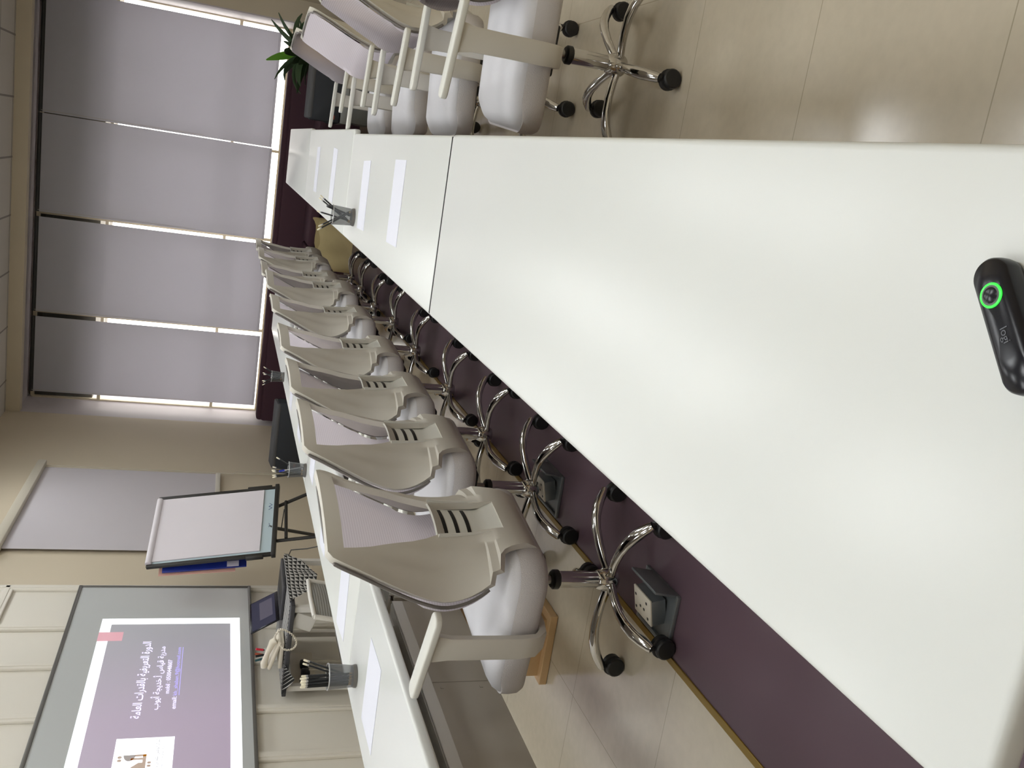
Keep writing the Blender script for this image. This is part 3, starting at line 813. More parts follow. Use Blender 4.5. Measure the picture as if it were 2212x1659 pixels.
# ------------------------------------------------------------------ black remote with the green ring
rem = thing('presentation_remote', 'glossy black remote with a lit green ring, lying on the nearest table', 'remote', (-0.0500, 0.5145, 0.7401), math.atan2(-0.61, -0.79))
m = MB()
Ls, hw = 0.056, 0.0165
rings = []
for f, z in ((0.80, 0.000), (0.94, 0.002), (1.0, 0.008), (1.0, 0.013), (0.95, 0.0185), (0.82, 0.0215), (0.5, 0.0235), (0.12, 0.0240)):
    ring = []
    for k in range(40):
        a = 2 * PI * k / 40; cx = (Ls - hw) * (1 if math.cos(a) >= 0 else -1)
        ring.append(m.bm.verts.new((cx * (f if f < 0.6 else 1) + hw * f * math.cos(a), hw * f * math.sin(a), z)))
    rings.append(ring)
for a, b in zip(rings, rings[1:]):
    for k in range(40): m.bm.faces.new((a[k], a[(k + 1) % 40], b[(k + 1) % 40], b[k]))
m.bm.faces.new(list(reversed(rings[0]))); m.bm.faces.new(rings[-1])
m.build('body', M['gloss_black'], rem, ang=50)
m = MB(); m.tube([(-0.024 + 0.0088 * math.cos(a), 0.0088 * math.sin(a), 0.0239) for a in [2 * PI * k / 32 for k in range(33)]], 0.0010, 8, cap=False)
bt = m.build('light_ring', M['green'], rem); bt['label'] = 'glowing green ring'
m = MB(); m.lathe([(0.0080, 0.023), (0.0080, 0.0246), (0.0062, 0.0248)], 24, (-0.024, 0, 0)); m.build('button_collar', M['lens'], rem)
m = MB(); m.lathe([(0.0063, 0.0235), (0.0063, 0.0250), (0.004, 0.0258), (0.0, 0.0260)], 24, (-0.024, 0, 0), cap=False); m.build('button', M['gloss_black'], rem)
text_obj('lettering', 'logi', M['mark'], rem, lambda u, v, d: (0.004 + u, -0.003 + v, 0.02405 + d * 0.1), width=0.012)

# ------------------------------------------------------------------ floor outlet boxes
def floor_box(x, y, label):
    t = thing('floor_outlet', label, 'floor outlet', (x, y, 0), 0, 'pop-up floor outlets on the purple strip')
    m = MB()
    for sy in (-1, 1): m.box((0, sy * 0.099, 0.006), (0.17, 0.012, 0.012), 0.002)
    for sx in (-1, 1): m.box((sx * 0.079, 0, 0.006), (0.012, 0.186, 0.012), 0.002)
    m.box((0, 0, 0.002), (0.15, 0.19, 0.003))
    m.build('frame', M['zinc'], t)
    m = MB(); m.box((0.005, 0.01, 0.026), (0.080, 0.115, 0.044), 0.003, rotm('Y', -14)); hs = m.build('socket_housing', M['zinc'], t)
    m = MB(); m.box((0.0, 0.01, 0.050), (0.086, 0.112, 0.006), 0.002, rotm('Y', -14)); pl = m.build('socket_plate', M['socket'], t); pl['label'] = 'white socket plate'
    m = MB()
    for yy, xx in ((-0.012, -0.008), (0.012, -0.008), (0.042, 0.016), (0.042, -0.024), (-0.03, 0.02), (-0.036, -0.026)):
        m.box((xx, 0.01 + yy, 0.0535 + 0.249 * xx), (0.007, 0.007, 0.002), 0, rotm('Y', -14))
    m.build('socket_holes', M['black'], pl, smooth=False)
    m = MB(); m.box((0.086, -0.012, 0.043), (0.009, 0.165, 0.075), 0.004, rotm('Y', 8)); m.build('lid', M['zinc'], t)
floor_box(-1.165, 2.135, 'open pop-up floor outlet with white socket plate by the nearest chair base')
floor_box(-1.165, 3.09, 'open pop-up floor outlet half hidden behind the second chair base')

# ------------------------------------------------------------------ whiteboard and projected slide
Y0B, Y1B, Z0B, Z1B = 3.55, 6.385, 0.915, 2.075
wb = thing('whiteboard', 'large grey-white wall board with a lilac slide projected on it', 'whiteboard', (0, 0, 0))
xb = XL + 0.045
m = MB(); m.box((xb - 0.008, (Y0B + Y1B) / 2, (Z0B + Z1B) / 2), (0.016, Y1B - Y0B, Z1B - Z0B)); m.build('board', M['board'], wb, smooth=False)
m = MB()
for z in (Z0B, Z1B): m.box((xb - 0.006, (Y0B + Y1B) / 2, z), (0.026, Y1B - Y0B + 0.03, 0.022), 0.003)
for y in (Y0B, Y1B): m.box((xb - 0.006, y, (Z0B + Z1B) / 2), (0.026, 0.022, Z1B - Z0B), 0.003)
m.build('frame', M['alu'], wb)
def quad(mm, y0, y1, z0, z1, d): mm.poly([(xb + d, y0, z0), (xb + d, y1, z0), (xb + d, y1, z1), (xb + d, y0, z1)])
SY0, SY1, SZ0, SZ1 = 4.02, 5.925, 0.988, 1.876
m = MB(); quad(m, SY0 + 0.076, 5.848, 1.051, 1.812, 0.0012); sl = m.build('projected_slide', M['sl_bg'], wb, smooth=False)
m = MB()
quad(m, SY0, SY1, 1.812, SZ1, 0.0012); quad(m, SY0, SY1, SZ0, 1.051, 0.0012); quad(m, 5.848, SY1, 1.051, 1.812, 0.0012); quad(m, SY0, SY0 + 0.076, 1.051, 1.812, 0.0012)
m.build('slide_border', M['sl_white'], sl, smooth=False)
m = MB(); quad(m, 5.637, 5.748, 1.727, 1.877, 0.0018); m.build('slide_tab', M['sl_pink'], sl, smooth=False)
m = MB(); quad(m, SY0 + 0.20, 4.612, 1.348, 1.648, 0.0018); card = m.build('logo_card', M['sl_white'], sl, smooth=False)
def on_board(y_left, z0, d0=0.0020): return lambda u, v, d: (xb + d0, y_left + u, z0 + v)
text_obj('lettering', shape_ar('الدورة التعريفية بالقدرات العامة'), M['sl_text'], sl, on_board(4.79, 1.530), width=0.832, height=0.068, bold=0.012)
text_obj('lettering', shape_ar('مدربة قياس أ.خديجة أيوب'), M['sl_text'], sl, on_board(4.868, 1.443), width=0.69, height=0.062, bold=0.012)
text_obj('lettering', 'mobil : 0500448607', M['sl_text'], sl, on_board(5.027, 1.403), width=0.372, height=0.026, bold=0.012)
text_obj('lettering', 'email:', M['sl_text'], sl, on_board(4.870, 1.358), width=0.125, height=0.026, bold=0.012)
text_obj('lettering', 'kh_shaban.9@hotmail.com', M['sl_link'], sl, on_board(5.007, 1.352), width=0.539, height=0.030, bold=0.012)
m = MB(); quad(m, 5.007, 5.546, 1.3445, 1.3485, 0.002); m.build('link_underline', M['sl_link'], sl, smooth=False)
text_obj('lettering', shape_ar('المركز الوطني للقياس وال'), M['sl_grey'], sl, on_board(4.33, 1.413, 0.0026), width=0.268, height=0.032)
text_obj('lettering', 'ssment in Higher Education', M['sl_grey'], sl, on_board(4.325, 1.393, 0.0026), width=0.274, height=0.016)
# logo shapes: dots, brown bowl, gold bracket
m = MB()
for cy in (4.452, 4.425):
    for cz in (1.616,): m.poly([(xb + 0.0026, cy + 0.011 * math.cos(a), cz + 0.011 * math.sin(a)) for a in [2 * PI * k / 14 for k in range(14)]])
for cy in (4.398, 4.372): m.poly([(xb + 0.0026, cy + 0.010 * math.cos(a), 1.466 + 0.010 * math.sin(a)) for a in [2 * PI * k / 14 for k in range(14)]])
quad(m, 4.453, 4.468, 1.483, 1.54, 0.0026); quad(m, 4.30, 4.468, 1.483, 1.500, 0.0026); quad(m, 4.425, 4.44, 1.50, 1.56, 0.0026)
m.poly([(xb + 0.0026, 4.40, 1.50), (xb + 0.0026, 4.40, 1.52), (xb + 0.0026, 4.36, 1.56), (xb + 0.0026, 4.33, 1.60), (xb + 0.0026, 4.31, 1.60), (xb + 0.0026, 4.31, 1.50)])
m.build('logo_mark', M['sl_gold'], sl, smooth=False)
m = MB(); m.poly([(xb + 0.0026, 4.467, 1.597 - 0.062 * 0)] + [(xb + 0.0026, 4.467 - 0.05 * math.sin(a), 1.568 + 0.030 * math.cos(a)) for a in [PI * k / 10 for k in range(11)]])
m.build('logo_bowl', M['sl_brown'], sl, smooth=False)

# ------------------------------------------------------------------ pull-down screen
ps = thing('projection_screen', 'white pull-down screen on the tan wall behind the flip chart', 'projection screen', (0, 0, 0))
m = MB(); m.box((XL + 0.045, 7.92, 2.755), (0.075, 1.92, 0.075), 0.01); m.build('casing', M['casing'], ps)
m = MB(); m.box((XL + 0.03, 7.92, 1.95), (0.003, 1.78, 1.55)); m.build('fabric', M['screen'], ps, smooth=False)
m = MB(); m.box((XL + 0.03, 7.92, 1.165), (0.02, 1.80, 0.045), 0.006); m.build('bottom_bar', M['casing'], ps)
m = MB(); m.tube([(XL + 0.04, 8.80, 2.72), (XL + 0.03, 8.83, 1.5), (XL + 0.03, 8.86, 0.7), (XL + 0.03, 8.87, 0.45)], 0.003, 5)
m.tube([(XL + 0.04, 8.84, 2.72), (XL + 0.03, 8.86, 1.5), (XL + 0.03, 8.84, 1.02), (XL + 0.04, 8.87, 1.0), (XL + 0.03, 8.90, 0.5)], 0.003, 5); m.build('cord', M['casing'], ps)

# ------------------------------------------------------------------ flip chart easel
TL, TR, BL, BR = Vector((-2.996, 6.104, 1.592)), Vector((-2.744, 6.666, 1.626)), Vector((-2.831, 5.968, 0.777)), Vector((-2.552, 6.529, 0.786))
hx = ((TR - TL) + (BR - BL)).normalized(); wid = 0.622; dn = ((BL + BR) / 2 - (TL + TR) / 2); hgt = dn.length; dn.normalize()
hx = (hx - dn * hx.dot(dn)).normalized(); nz = dn.cross(hx).normalized()
if nz.x < 0: nz = -nz
org = (TL + TR) / 2
def fp(u, v, d=0.0): return org + hx * u + dn * v + nz * d      # u right, v down, d towards the room
rotF = Matrix((hx, -dn, nz)).transposed()
fc = thing('flip_chart', 'flip chart easel with blank white pad, dark frame and tripod legs', 'flip chart', (0, 0, 0))
m = MB(); m.box(fp(0, hgt / 2, 0), (wid - 0.02, hgt - 0.02, 0.012), 0, rotF); m.build('board', M['glass_board'], fc, smooth=False)
m = MB()
for u in (-wid / 2, wid / 2): m.box(fp(u, hgt / 2, 0), (0.024, hgt + 0.02, 0.028), 0.004, rotF)
m.box(fp(0, hgt, 0.004), (wid + 0.05, 0.03, 0.04), 0.004, rotF); m.box(fp(0, 0, 0), (wid, 0.02, 0.024), 0.004, rotF)
m.box(fp(wid / 2 + 0.012, hgt - 0.13, 0), (0.03, 0.18, 0.03), 0.004, rotF); m.box(fp(-wid / 2 - 0.012, hgt - 0.13, 0), (0.03, 0.12, 0.03), 0.004, rotF)
m.build('frame', M['easel'], fc)
m = MB(); m.box(fp(0.005, hgt * 0.46, 0.012), (wid - 0.05, hgt * 0.86, 0.010), 0.001, rotF); m.build('paper_pad', M['pad'], fc, smooth=False)
m = MB(); m.tube([fp(-wid / 2 + 0.012, 0.005, 0.016), fp(wid / 2 - 0.02, 0.005, 0.016)], 0.022, 14); m.build('rolled_sheet', M['pad'], fc)
m = MB()
for k, (u, v) in enumerate(((0.10, hgt - 0.055), (0.115, hgt - 0.03), (0.13, hgt - 0.055), (0.145, hgt - 0.03), (0.16, hgt - 0.05))):
    if k: m.tube([pv, fp(u, v, 0.0068)], 0.0018, 5)
    pv = fp(u, v, 0.0068)
m.tube([fp(-0.03, hgt - 0.045, 0.0068), fp(-0.05, hgt - 0.04, 0.0068), fp(-0.065, hgt - 0.046, 0.0068)], 0.0014, 5)
m.build('scribble', M['ink'], fc)
def down(p0, p1):
    d = Vector(p1) - Vector(p0); k = (0.0 - p0[2]) / d.z; return Vector(p0) + d * k
for a, b in (((-2.767, 6.093, 0.777), (-2.716, 6.050, 0.521)), ((-2.633, 6.399, 0.781), (-2.540, 6.420, 0.570)), ((-2.723, 6.22, 0.79), (-2.944, 6.59, 0.458))):
    a = Vector(a); e = down(a, b)
    m = MB(); m.tube([a - nz * 0.03 + (a - e).normalized() * 0.06, a - nz * 0.03, e], 0.013, 8); m.build('leg', M['easel'], fc)
m = MB(); m.tube([(-2.757, 6.082, 0.71), (-2.607, 6.405, 0.706)], 0.012, 8); m.tube([(-2.64, 6.33, 0.72), (-2.76, 6.25, 0.735)], 0.004, 6); m.build('cross_bar', M['easel'], fc)
# blue folder hung behind the easel
fo = thing('blue_folder', 'dark blue folder hung behind the flip chart, pale sticker near its lower end', 'folder', (0, 0, 0))
m = MB(); m.box(fp(-wid / 2 + 0.145, hgt * 0.42, -0.075), (0.32, hgt * 0.66, 0.014), 0.003, rotF @ rotm('X', 8) @ rotm('Z', 4)); m.build('cover', M['blue'], fo)
m = MB(); m.box(fp(-wid / 2 - 0.01, hgt * 0.665, -0.048), (0.045, 0.08, 0.004), 0, rotF @ rotm('X', 8) @ rotm('Z', 4)); m.build('sticker', M['label'], fo, smooth=False)
m = MB(); m.box(fp(-wid / 2 + 0.135, hgt * 0.36, -0.092), (0.33, hgt * 0.60, 0.004), 0, rotF @ rotm('X', 8) @ rotm('Z', 3)); m.build('pink_page', M['pink'], fo, smooth=False)

# ------------------------------------------------------------------ laptop desk by the board
dk = thing('side_desk', 'small dark-topped desk against the panelled wall under the board', 'desk', (-3.0, 5.32, 0))
m = MB(); m.box((0.0, 0, 0.737), (0.62, 0.72, 0.026), 0.004); m.build('desk_top', M['laptop'], dk)
for sx in (-1, 1):
    for sy in (-1, 1):
        m = MB(); m.box((sx * 0.27, sy * 0.32, 0.362), (0.035, 0.035, 0.724)); m.build('leg', M['metal_grey'], dk, smooth=False)
m = MB(); m.box((0.18, -0.30, 0.66), (0.10, 0.06, 0.13), 0.01, rotm('Y', 20)); m.box((0, 0, 0.35), (0.5, 0.6, 0.02)); m.build('shelf', M['metal_grey'], dk)
# cloth draped over it with hanging corners
m = MB()
dx, dy, zt = -3.0, 5.32, 0.7525
m.box((dx + 0.02, dy + 0.02, zt), (0.575, 0.66, 0.003))
def drape(i, j):
    f = i / 6; y = dy - 0.31 + 0.66 * f
    hang = 0.19 * max(0.0, math.sin(PI * min(1.0, f * 1.02))) ** 0.8
    return Vector((dx + 0.318 + 0.012 * math.sin(f * 16) * (j / 4), y, zt + 0.001 - hang * j / 4))
m.grid(drape, 7, 5)
def drape2(i, j):
    f = i / 4; x = dx - 0.28 + 0.2 * f; hang = 0.07 * (1 - abs(2 * f - 1))
    return Vector((x, dy - 0.368 - 0.004 * j, zt - hang * j / 3))
m.grid(drape2, 5, 4)
o = m.build('table_cloth', M['cloth'], None, ang=60); tag(o, 'black and white triangle-print cloth over the small desk', 'tablecloth')
# laptop facing the room
lt = thing('laptop', 'open dark laptop on the triangle-print cloth, its screen lit', 'laptop', (-2.86, 5.47, 0.7545), R_(-4))
m = MB(); m.box((0.02, 0, 0.011), (0.25, 0.36, 0.018), 0.005); m.build('base', M['laptop'], lt)
m = MB(); m.box((0.02, 0, 0.0205), (0.12, 0.30, 0.001)); m.build('keyboard', M['black'], lt, smooth=False)
ry = rotm('Y', -32)
def lp_(x, y, z): return Vector((-0.105, 0, 0.02)) + ry @ Vector((x, y, z))
m = MB(); m.box(lp_(0, 0, 0.100), (0.009, 0.34, 0.20), 0.003, ry); lid = m.build('lid', M['gloss_black'], lt)
m = MB(); m.box(lp_(0.005, 0, 0.104), (0.001, 0.32, 0.165), 0, ry); m.build('display', M['lap_screen'], lid, smooth=False)
m = MB(); m.box(lp_(0.006, 0.02, 0.085), (0.001, 0.20, 0.09), 0, ry); m.build('display_slide', M['lap_slide'], lid, smooth=False)
# desk phone with coiled cord
ph = thing('desk_phone', 'cream desk phone with a coiled cord at the near end of the small desk', 'phone', (-3.05, 5.08, 0.759), 0.0)
m = MB(); m.box((0, 0, 0.052), (0.20, 0.17, 0.022), 0.009, rotm('Y', 16)); m.box((0, 0, 0.014), (0.18, 0.16, 0.025), 0.006); m.build('base', M['phone'], ph)
m = MB(); m.tube([(0.09, -0.05, 0.05), (0.08, -0.05, 0.07), (0.0, -0.05, 0.095), (-0.07, -0.05, 0.11), (-0.09, -0.05, 0.105)], [0.022, 0.022, 0.015, 0.022, 0.022], 10); m.build('handset', M['phone'], ph)
m = MB(); m.box((0.02, 0.035, 0.061), (0.09, 0.06, 0.006), 0.002, rotm('Y', 16)); m.build('keypad', M['metal_grey'], ph)
ctl = [Vector(q) for q in ((-2.96, 5.03, 0.815), (-2.90, 4.98, 0.825), (-2.832, 4.935, 0.80), (-2.845, 4.928, 0.755), (-2.88, 4.925, 0.715), (-2.925, 4.925, 0.700), (-2.962, 4.928, 0.722), (-2.968, 4.935, 0.765), (-2.958, 4.975, 0.790))]
cp = []
for k in range(160):
    f = k / 159 * (len(ctl) - 1); i = min(int(f), len(ctl) - 2); t = f - i
    p0, p1, p2, p3 = ctl[max(i - 1, 0)], ctl[i], ctl[i + 1], ctl[min(i + 2, len(ctl) - 1)]
    q = 0.5 * ((2 * p1) + (p2 - p0) * t + (2 * p0 - 5 * p1 + 4 * p2 - p3) * t * t + (3 * p1 - p0 - 3 * p2 + p3) * t ** 3)
    tg = (p2 - p1).normalized(); n1 = tg.cross(Vector((0, 1, 0.3))).normalized(); n2 = tg.cross(n1)
    an = k * 1.1
    cp.append(q + (n1 * math.cos(an) + n2 * math.sin(an)) * 0.0035 - Vector((-3.05, 5.08, 0.759)))
m = MB(); m.tube(cp, 0.004, 5); m.build('cord', M['phone'], ph)
# pen holder
pc = thing('pen_holder', 'grey pen holder with red and pink capped pens behind the desk phone', 'pen holder', (-3.22, 5.30, 0.7545))
m = MB(); m.lathe([(0.036, 0.0), (0.038, 0.002), (0.040, 0.095), (0.037, 0.095), (0.035, 0.004)], 20); m.build('cup', M['metal_grey'], pc)
for k, (cap, nm, a) in enumerate((('red_cap', 'red-capped pen in the grey pen holder on the small desk', 0.3), ('orange', 'orange-capped pen in the grey pen holder on the small desk', 2.2), ('teal_cap', 'teal-capped pen in the grey pen holder on the small desk', 4.2), ('black', 'all-black pen in the grey pen holder on the small desk', 5.2))):
    m = MB(); m.tube([(0, 0, 0), (0, 0, 0.115)], 0.005, 8); o = m.build('pen', M['black'], None)
    m = MB(); m.tube([(0, 0, 0.100), (0, 0, 0.148)], 0.0075, 10); m.build('cap', M[cap], o)
    tag(o, nm, 'pen', 'pens on the small desk'); lean(o, -3.22, 5.30, a, 0.018, 0.028, 0.760, 0.09, tw=0.9)
# beige bag on a hook under the desk edge
bg = MB(); bg.prism([(-0.06, 0), (0.06, 0), (0.05, 0.02), (0.045, 0.15), (-0.045, 0.15), (-0.05, 0.02)], 0.05, Matrix.Translation((-2.80, 5.12, 0.362)) @ Matrix.Rotation(R_(90), 4, 'X'), bevel=0.006)
o = bg.build('beige_pouch', M['phone'], None); tag(o, 'small beige pouch on the shelf under the small desk', 'pouch'); o.location.z = 0.0
# ribbed grey chair in front of the desk
vc = thing('visitor_chair', 'grey tube chair with a ribbed back beside the small desk', 'chair', (-2.56, 4.72, 0), PI)
m = MB()
def vb(i, j): return Vector((-0.02 * math.cos(PI * (j / 10 - 0.5)) - 0.03 * (i / 6), -0.20 + 0.40 * j / 10, 0.40 + 0.26 * i / 6))
m.grid(vb, 7, 11); m.shell(0.012); m.build('backrest', M['rib'], vc)
m = MB(); m.box((0.22, 0, 0.385), (0.42, 0.40, 0.035), 0.012); m.build('seat', M['rib'], vc)
m = MB()
for s_ in (-1, 1):
    pth = [(-0.05, s_ * 0.215, 0.67), (-0.02, s_ * 0.215, 0.5), (0.0, s_ * 0.215, 0.40), (-0.06, s_ * 0.235, 0.20), (-0.10, s_ * 0.24, 0.012)]
    m.tube(pth, 0.014, 10)
    m.tube([(-0.0, s_ * 0.215, 0.375), (0.40, s_ * 0.215, 0.375), (0.44, s_ * 0.215, 0.34), (0.46, s_ * 0.215, 0.012)], 0.014, 10)
m.tube([(-0.05, -0.215, 0.67), (-0.055, 0, 0.675), (-0.05, 0.215, 0.67)], 0.013, 10)
m.build('frame', M['metal_grey'], vc)
# wall sockets with plugs
ws = thing('wall_socket', 'cream double wall socket with black plugs, below the board', 'socket', (XL + 0.035, 5.25, 0.60))
m = MB(); m.box((0.0, 0, 0), (0.016, 0.42, 0.15), 0.004); m.build('plate', M['phone'], ws)
for y in (0.03, -0.07):
    m = MB(); m.box((0.03, y, -0.01), (0.045, 0.06, 0.055), 0.012); m.build('plug', M['black'], ws)
m = MB(); m.tube([(0.05, 0.03, -0.03), (0.06, 0.02, -0.15), (0.05, 0.0, -0.4), (0.05, 0.0, -0.59)], 0.004, 6); m.tube([(0.05, -0.07, -0.03), (0.07, -0.10, -0.12), (0.05, -0.06, -0.35), (0.05, -0.05, -0.59)], 0.004, 6); m.build('cable', M['phone'], ws)
ad = thing('power_adapter', 'dark brown power adapter plugged below the cream wall socket', 'power adapter', (XL + 0.035, 5.06, 0.585))
m = MB(); m.box((0.036, 0, 0), (0.05, 0.055, 0.10), 0.008); m.build('body', M['soil'], ad)
m = MB(); m.tube([(0.04, 0, -0.05), (0.06, -0.02, -0.12), (0.05, 0.03, -0.3), (0.05, 0.05, -0.575)], 0.003, 6); m.build('cable', M['easel'], ad)
m = MB(); m.tube([(-2.78, 5.72, 0.735), (-2.70, 5.76, 0.70), (-2.66, 5.70, 0.60), (-2.60, 5.62, 0.52), (-2.55, 5.66, 0.42), (-2.5, 5.6, 0.3), (-2.45, 5.55, 0.005)], 0.004, 6)
o = m.build('black_cable', M['easel'], None); tag(o, 'black laptop cable hanging off the far end of the small desk', 'cable')

# ------------------------------------------------------------------ maroon bench under the windows
bn = thing('window_bench', 'long maroon upholstered bench under the window blinds', 'bench', (-1.08, 10.3, 0))
m = MB(); m.box((0, 0.42, 0.45), (4.45, 0.20, 0.50), 0.03, rotm('X', -4)); m.build('backrest', M['maroon'], bn)
m = MB(); m.box((0, 0.46, 0.715), (4.45, 0.20, 0.08), 0.03); m.build('headroll', M['maroon'], bn)
m = MB()
for k in range(4): m.box((-1.67 + 1.113 * k, -0.02, 0.375), (1.10, 0.72, 0.11), 0.03)
m.build('seat_cushion', M['maroon'], bn)
m = MB(); m.box((0, 0.0, 0.165), (4.40, 0.66, 0.33), 0.01); m.build('base', M['maroon'], bn)

# ------------------------------------------------------------------ charcoal armchairs
def armchair(x, y, rz, w, label):
    t = thing('lounge_chair', label, 'armchair', (x, y, 0), R_(rz), 'charcoal armchairs before the bench')
    m = MB(); m.box((0, 0.0, 0.50), (w, 0.16, 0.28), 0.02); b = m.build('backrest', M['charcoal'], t)
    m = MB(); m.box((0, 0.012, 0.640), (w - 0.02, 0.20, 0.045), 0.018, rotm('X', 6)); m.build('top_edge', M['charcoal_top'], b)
    m = MB(); m.box((0, 0.33, 0.40), (w, 0.50, 0.10), 0.03); m.build('seat', M['charcoal'], t)
    m = MB(); m.box((0, 0.24, 0.325), (w - 0.01, 0.64, 0.06), 0.008); m.build('base', M['grey_base'], t)
    m = MB(); m.box((0, 0.25, 0.165), (w - 0.05, 0.60, 0.26), 0.006); m.build('plinth', M['plinth'], t)
    for sx in (-1, 1):
        for yy in (0.0, 0.5):
            m = MB(); m.box((sx * (w / 2 - 0.06), yy, 0.0185), (0.04, 0.04, 0.037)); m.build('leg', M['grey_base'], t, smooth=False)
    m = MB(); m.box((-w / 2 + 0.05, -0.082, 0.42), (0.035, 0.004, 0.02)); m.build('tag', M['orange'], t, smooth=False)['label'] = 'small orange tag'
armchair(-2.93, 9.02, 0, 0.72, 'charcoal armchair by the tan wall, left end of the maroon bench')
armchair(0.56, 8.80, 0, 0.68, 'charcoal armchair before the green plant, right of the tables')

# ------------------------------------------------------------------ kraft bag
m = MB()
prof = [(0.0, 0.0), (0.02, 0.0), (0.16, 0.02), (0.22, 0.05), (0.28, 0.02), (0.33, 0.05), (0.385, -0.01)]
def bagpt(i, j):
    z = (0.0, 0.004, 0.10, 0.20, 0.28, 0.33, 0.375)[i]
    a = 2 * PI * j / 28
    f = 1 - 0.25 * (z / 0.38) ** 2
    sx = 0.27; sy = 0.13 * f
    c, s_ = math.cos(a), math.sin(a)
    n = 5.0 - 2.2 * z / 0.38
    r = (abs(c) ** n + abs(s_) ** n) ** (-1 / n)
    wob = 0.012 * math.sin(3 * a + 9 * z) * (z / 0.38) + 0.008 * math.sin(7 * a + 20 * z) * (z / 0.3)
    top = 0.030 * math.sin(2 * a + 0.7) + 0.018 * math.sin(5 * a) if i == 6 else 0
    return Vector((sx * c * r * (1 + wob), sy * s_ * r + wob, z + top))
m.grid(bagpt, 7, 29)
bmesh.ops.remove_doubles(m.bm, verts=list(m.bm.verts), dist=0.0005)
bt_ = [v for v in m.bm.verts if v.co.z < 0.001]
bmesh.ops.contextual_create(m.bm, geom=bt_)
o = m.build('paper_bag', M['kraft'], None, ang=70); o.location = (-1.0, 9.62, 0.002); o.rotation_euler = (0, 0, R_(4))
tag(o, 'open brown kraft paper bag standing on the floor before the bench', 'bag')

# ------------------------------------------------------------------ plant
pt = thing('potted_plant', 'leafy dark green potted plant in the corner behind the right charcoal armchair', 'plant', (0.86, 9.58, 0))
m = MB(); m.lathe([(0.10, 0.0), (0.12, 0.01), (0.15, 0.30), (0.155, 0.32), (0.14, 0.32), (0.135, 0.29)], 24); m.build('pot', M['soil'], pt)
m = MB(); m.tube([(0, 0, 0.29), (0.01, 0.0, 0.50), (0.0, 0.02, 0.72)], [0.022, 0.018, 0.012], 8); m.build('stem', M['soil'], pt)
def leaf(mm, az, pitch, L, wd, z0, curl, roll=0.0):
    n = 8; V = []
    d = Vector((math.cos(az), math.sin(az), 0)); sd = Vector((-math.sin(az), math.cos(az), 0))
    p = Vector((0, 0, z0)); el = pitch
    for k in range(n):
        f = k / (n - 1); hwid = wd * math.sin(PI * min(0.97, f * 0.92 + 0.06)) ** 0.8
        t = d * math.cos(el) + Vector((0, 0, math.sin(el)))
        nn = t.cross(sd)
        ss = sd * math.cos(roll) + nn * math.sin(roll)
        V.append([mm.bm.verts.new(p - ss * hwid), mm.bm.verts.new(p + ss.cross(t) * 0.006), mm.bm.verts.new(p + ss * hwid)])
        el -= curl / n
        p = p + t * (L / (n - 1))
    for a, b in zip(V, V[1:]):
        for k in range(2): mm.bm.faces.new((a[k], a[k + 1], b[k + 1], b[k]))
random.seed(21)
leaves = []
for k in range(30):
    m = MB(); az = k * 2.4 + random.uniform(-0.3, 0.3)
    leaf(m, az, random.uniform(0.5, 1.25), random.uniform(0.30, 0.44), random.uniform(0.030, 0.046), 0.50 + 0.020 * (k % 9), random.uniform(0.5, 1.9), random.uniform(-1.3, 1.3))
    m.shell(0.0015); o = m.build('leaf', M['leaf'], pt, ang=60)
for az, pi_, L, wd, cu in ((3.5, 1.35, 0.42, 0.040, 0.35), (3.3, 1.15, 0.44, 0.022, 1.0), (2.6, 1.2, 0.42, 0.03, 1.8), (3.0, 0.9, 0.46, 0.02, 2.2), (0.2, 1.15, 0.46, 0.03, 0.5), (6.0, 1.0, 0.46, 0.025, 0.6)):
    m = MB(); leaf(m, az, pi_, L, wd, 0.64, cu, 1.2 if wd > 0.035 else random.uniform(0.5, 1.2)); m.shell(0.0015)
    o = m.build('leaf', M['leaf_light'] if wd > 0.035 else M['leaf'], pt, ang=60)
    if wd > 0.035: o['label'] = 'bright green leaf'

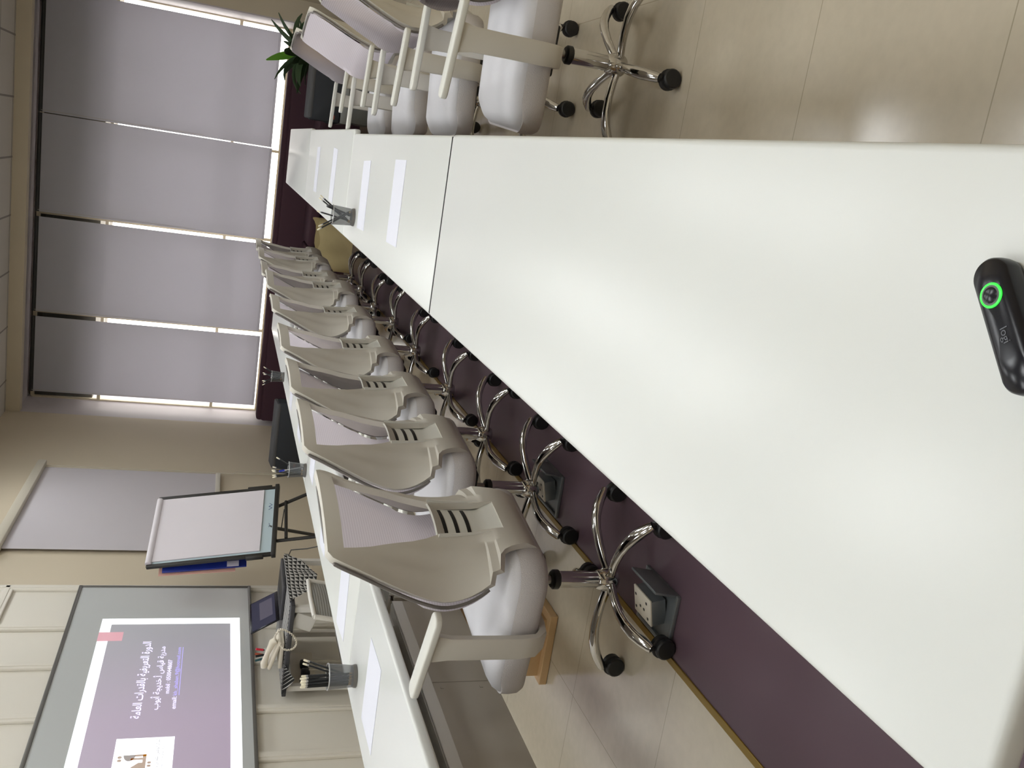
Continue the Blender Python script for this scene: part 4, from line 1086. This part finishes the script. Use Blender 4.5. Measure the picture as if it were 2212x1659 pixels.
# small dark cable box lying on the floor by the right pier
cb = thing('cable_box', 'small black cable box on the floor at the right pier', 'cable box', (1.22, 9.9, 0))
m = MB(); m.box((0, 0, 0.04), (0.14, 0.16, 0.08), 0.02); m.build('body', M['black'], cb)
m = MB(); m.tube([(-0.07, 0, 0.04), (-0.12, -0.05, 0.02), (-0.10, -0.12, 0.005), (-0.02, -0.16, 0.006)], 0.006, 6); m.tube([(0.02, -0.08, 0.05), (0.06, -0.14, 0.03), (0.12, -0.12, 0.006)], 0.006, 6); m.build('cable', M['black'], cb)
# ------------------------------------------------------------------ daylight, camera, colour management
sc = bpy.context.scene
wd_ = bpy.data.worlds.new('overcast_daylight'); sc.world = wd_; wd_.use_nodes = True
bgn = wd_.node_tree.nodes['Background']; bgn.inputs['Color'].default_value = (1.0, 0.955, 0.90, 1); bgn.inputs['Strength'].default_value = 5.0

cam = bpy.data.cameras.new('camera'); co = bpy.data.objects.new('camera', cam); COL.objects.link(co)
cam.sensor_fit = 'HORIZONTAL'; cam.sensor_width = 36.0; cam.lens = 36.0 * 1922.1 / 2212.0
cam.clip_start = 0.02; cam.clip_end = 100
right = Vector((0.96222298, 0.26149018, 0.07582754)); down_ = Vector((0.15369283, -0.29179543, -0.94405187)); fwd = Vector((-0.22473416, 0.92004256, -0.32096143))
# the picture was taken with the phone on its side: image x runs down the room, image y-up runs to the right
rot = Matrix((down_, right, -fwd)).transposed()
co.matrix_world = Matrix.Translation((0, 0, 1.315)) @ rot.to_4x4()
sc.camera = co
sc.view_settings.view_transform = 'Standard'; sc.view_settings.look = 'None'; sc.view_settings.gamma = 1.0
sc.view_settings.use_curve_mapping = False; sc.view_settings.exposure = 0.18
sc.cycles.use_denoising = True
sc.cycles.max_bounces = 6; sc.cycles.diffuse_bounces = 4; sc.cycles.glossy_bounces = 3; sc.cycles.transparent_max_bounces = 10
sc.cycles.use_adaptive_sampling = True; sc.cycles.adaptive_threshold = 0.06
sc.cycles.sample_clamp_indirect = 6.0
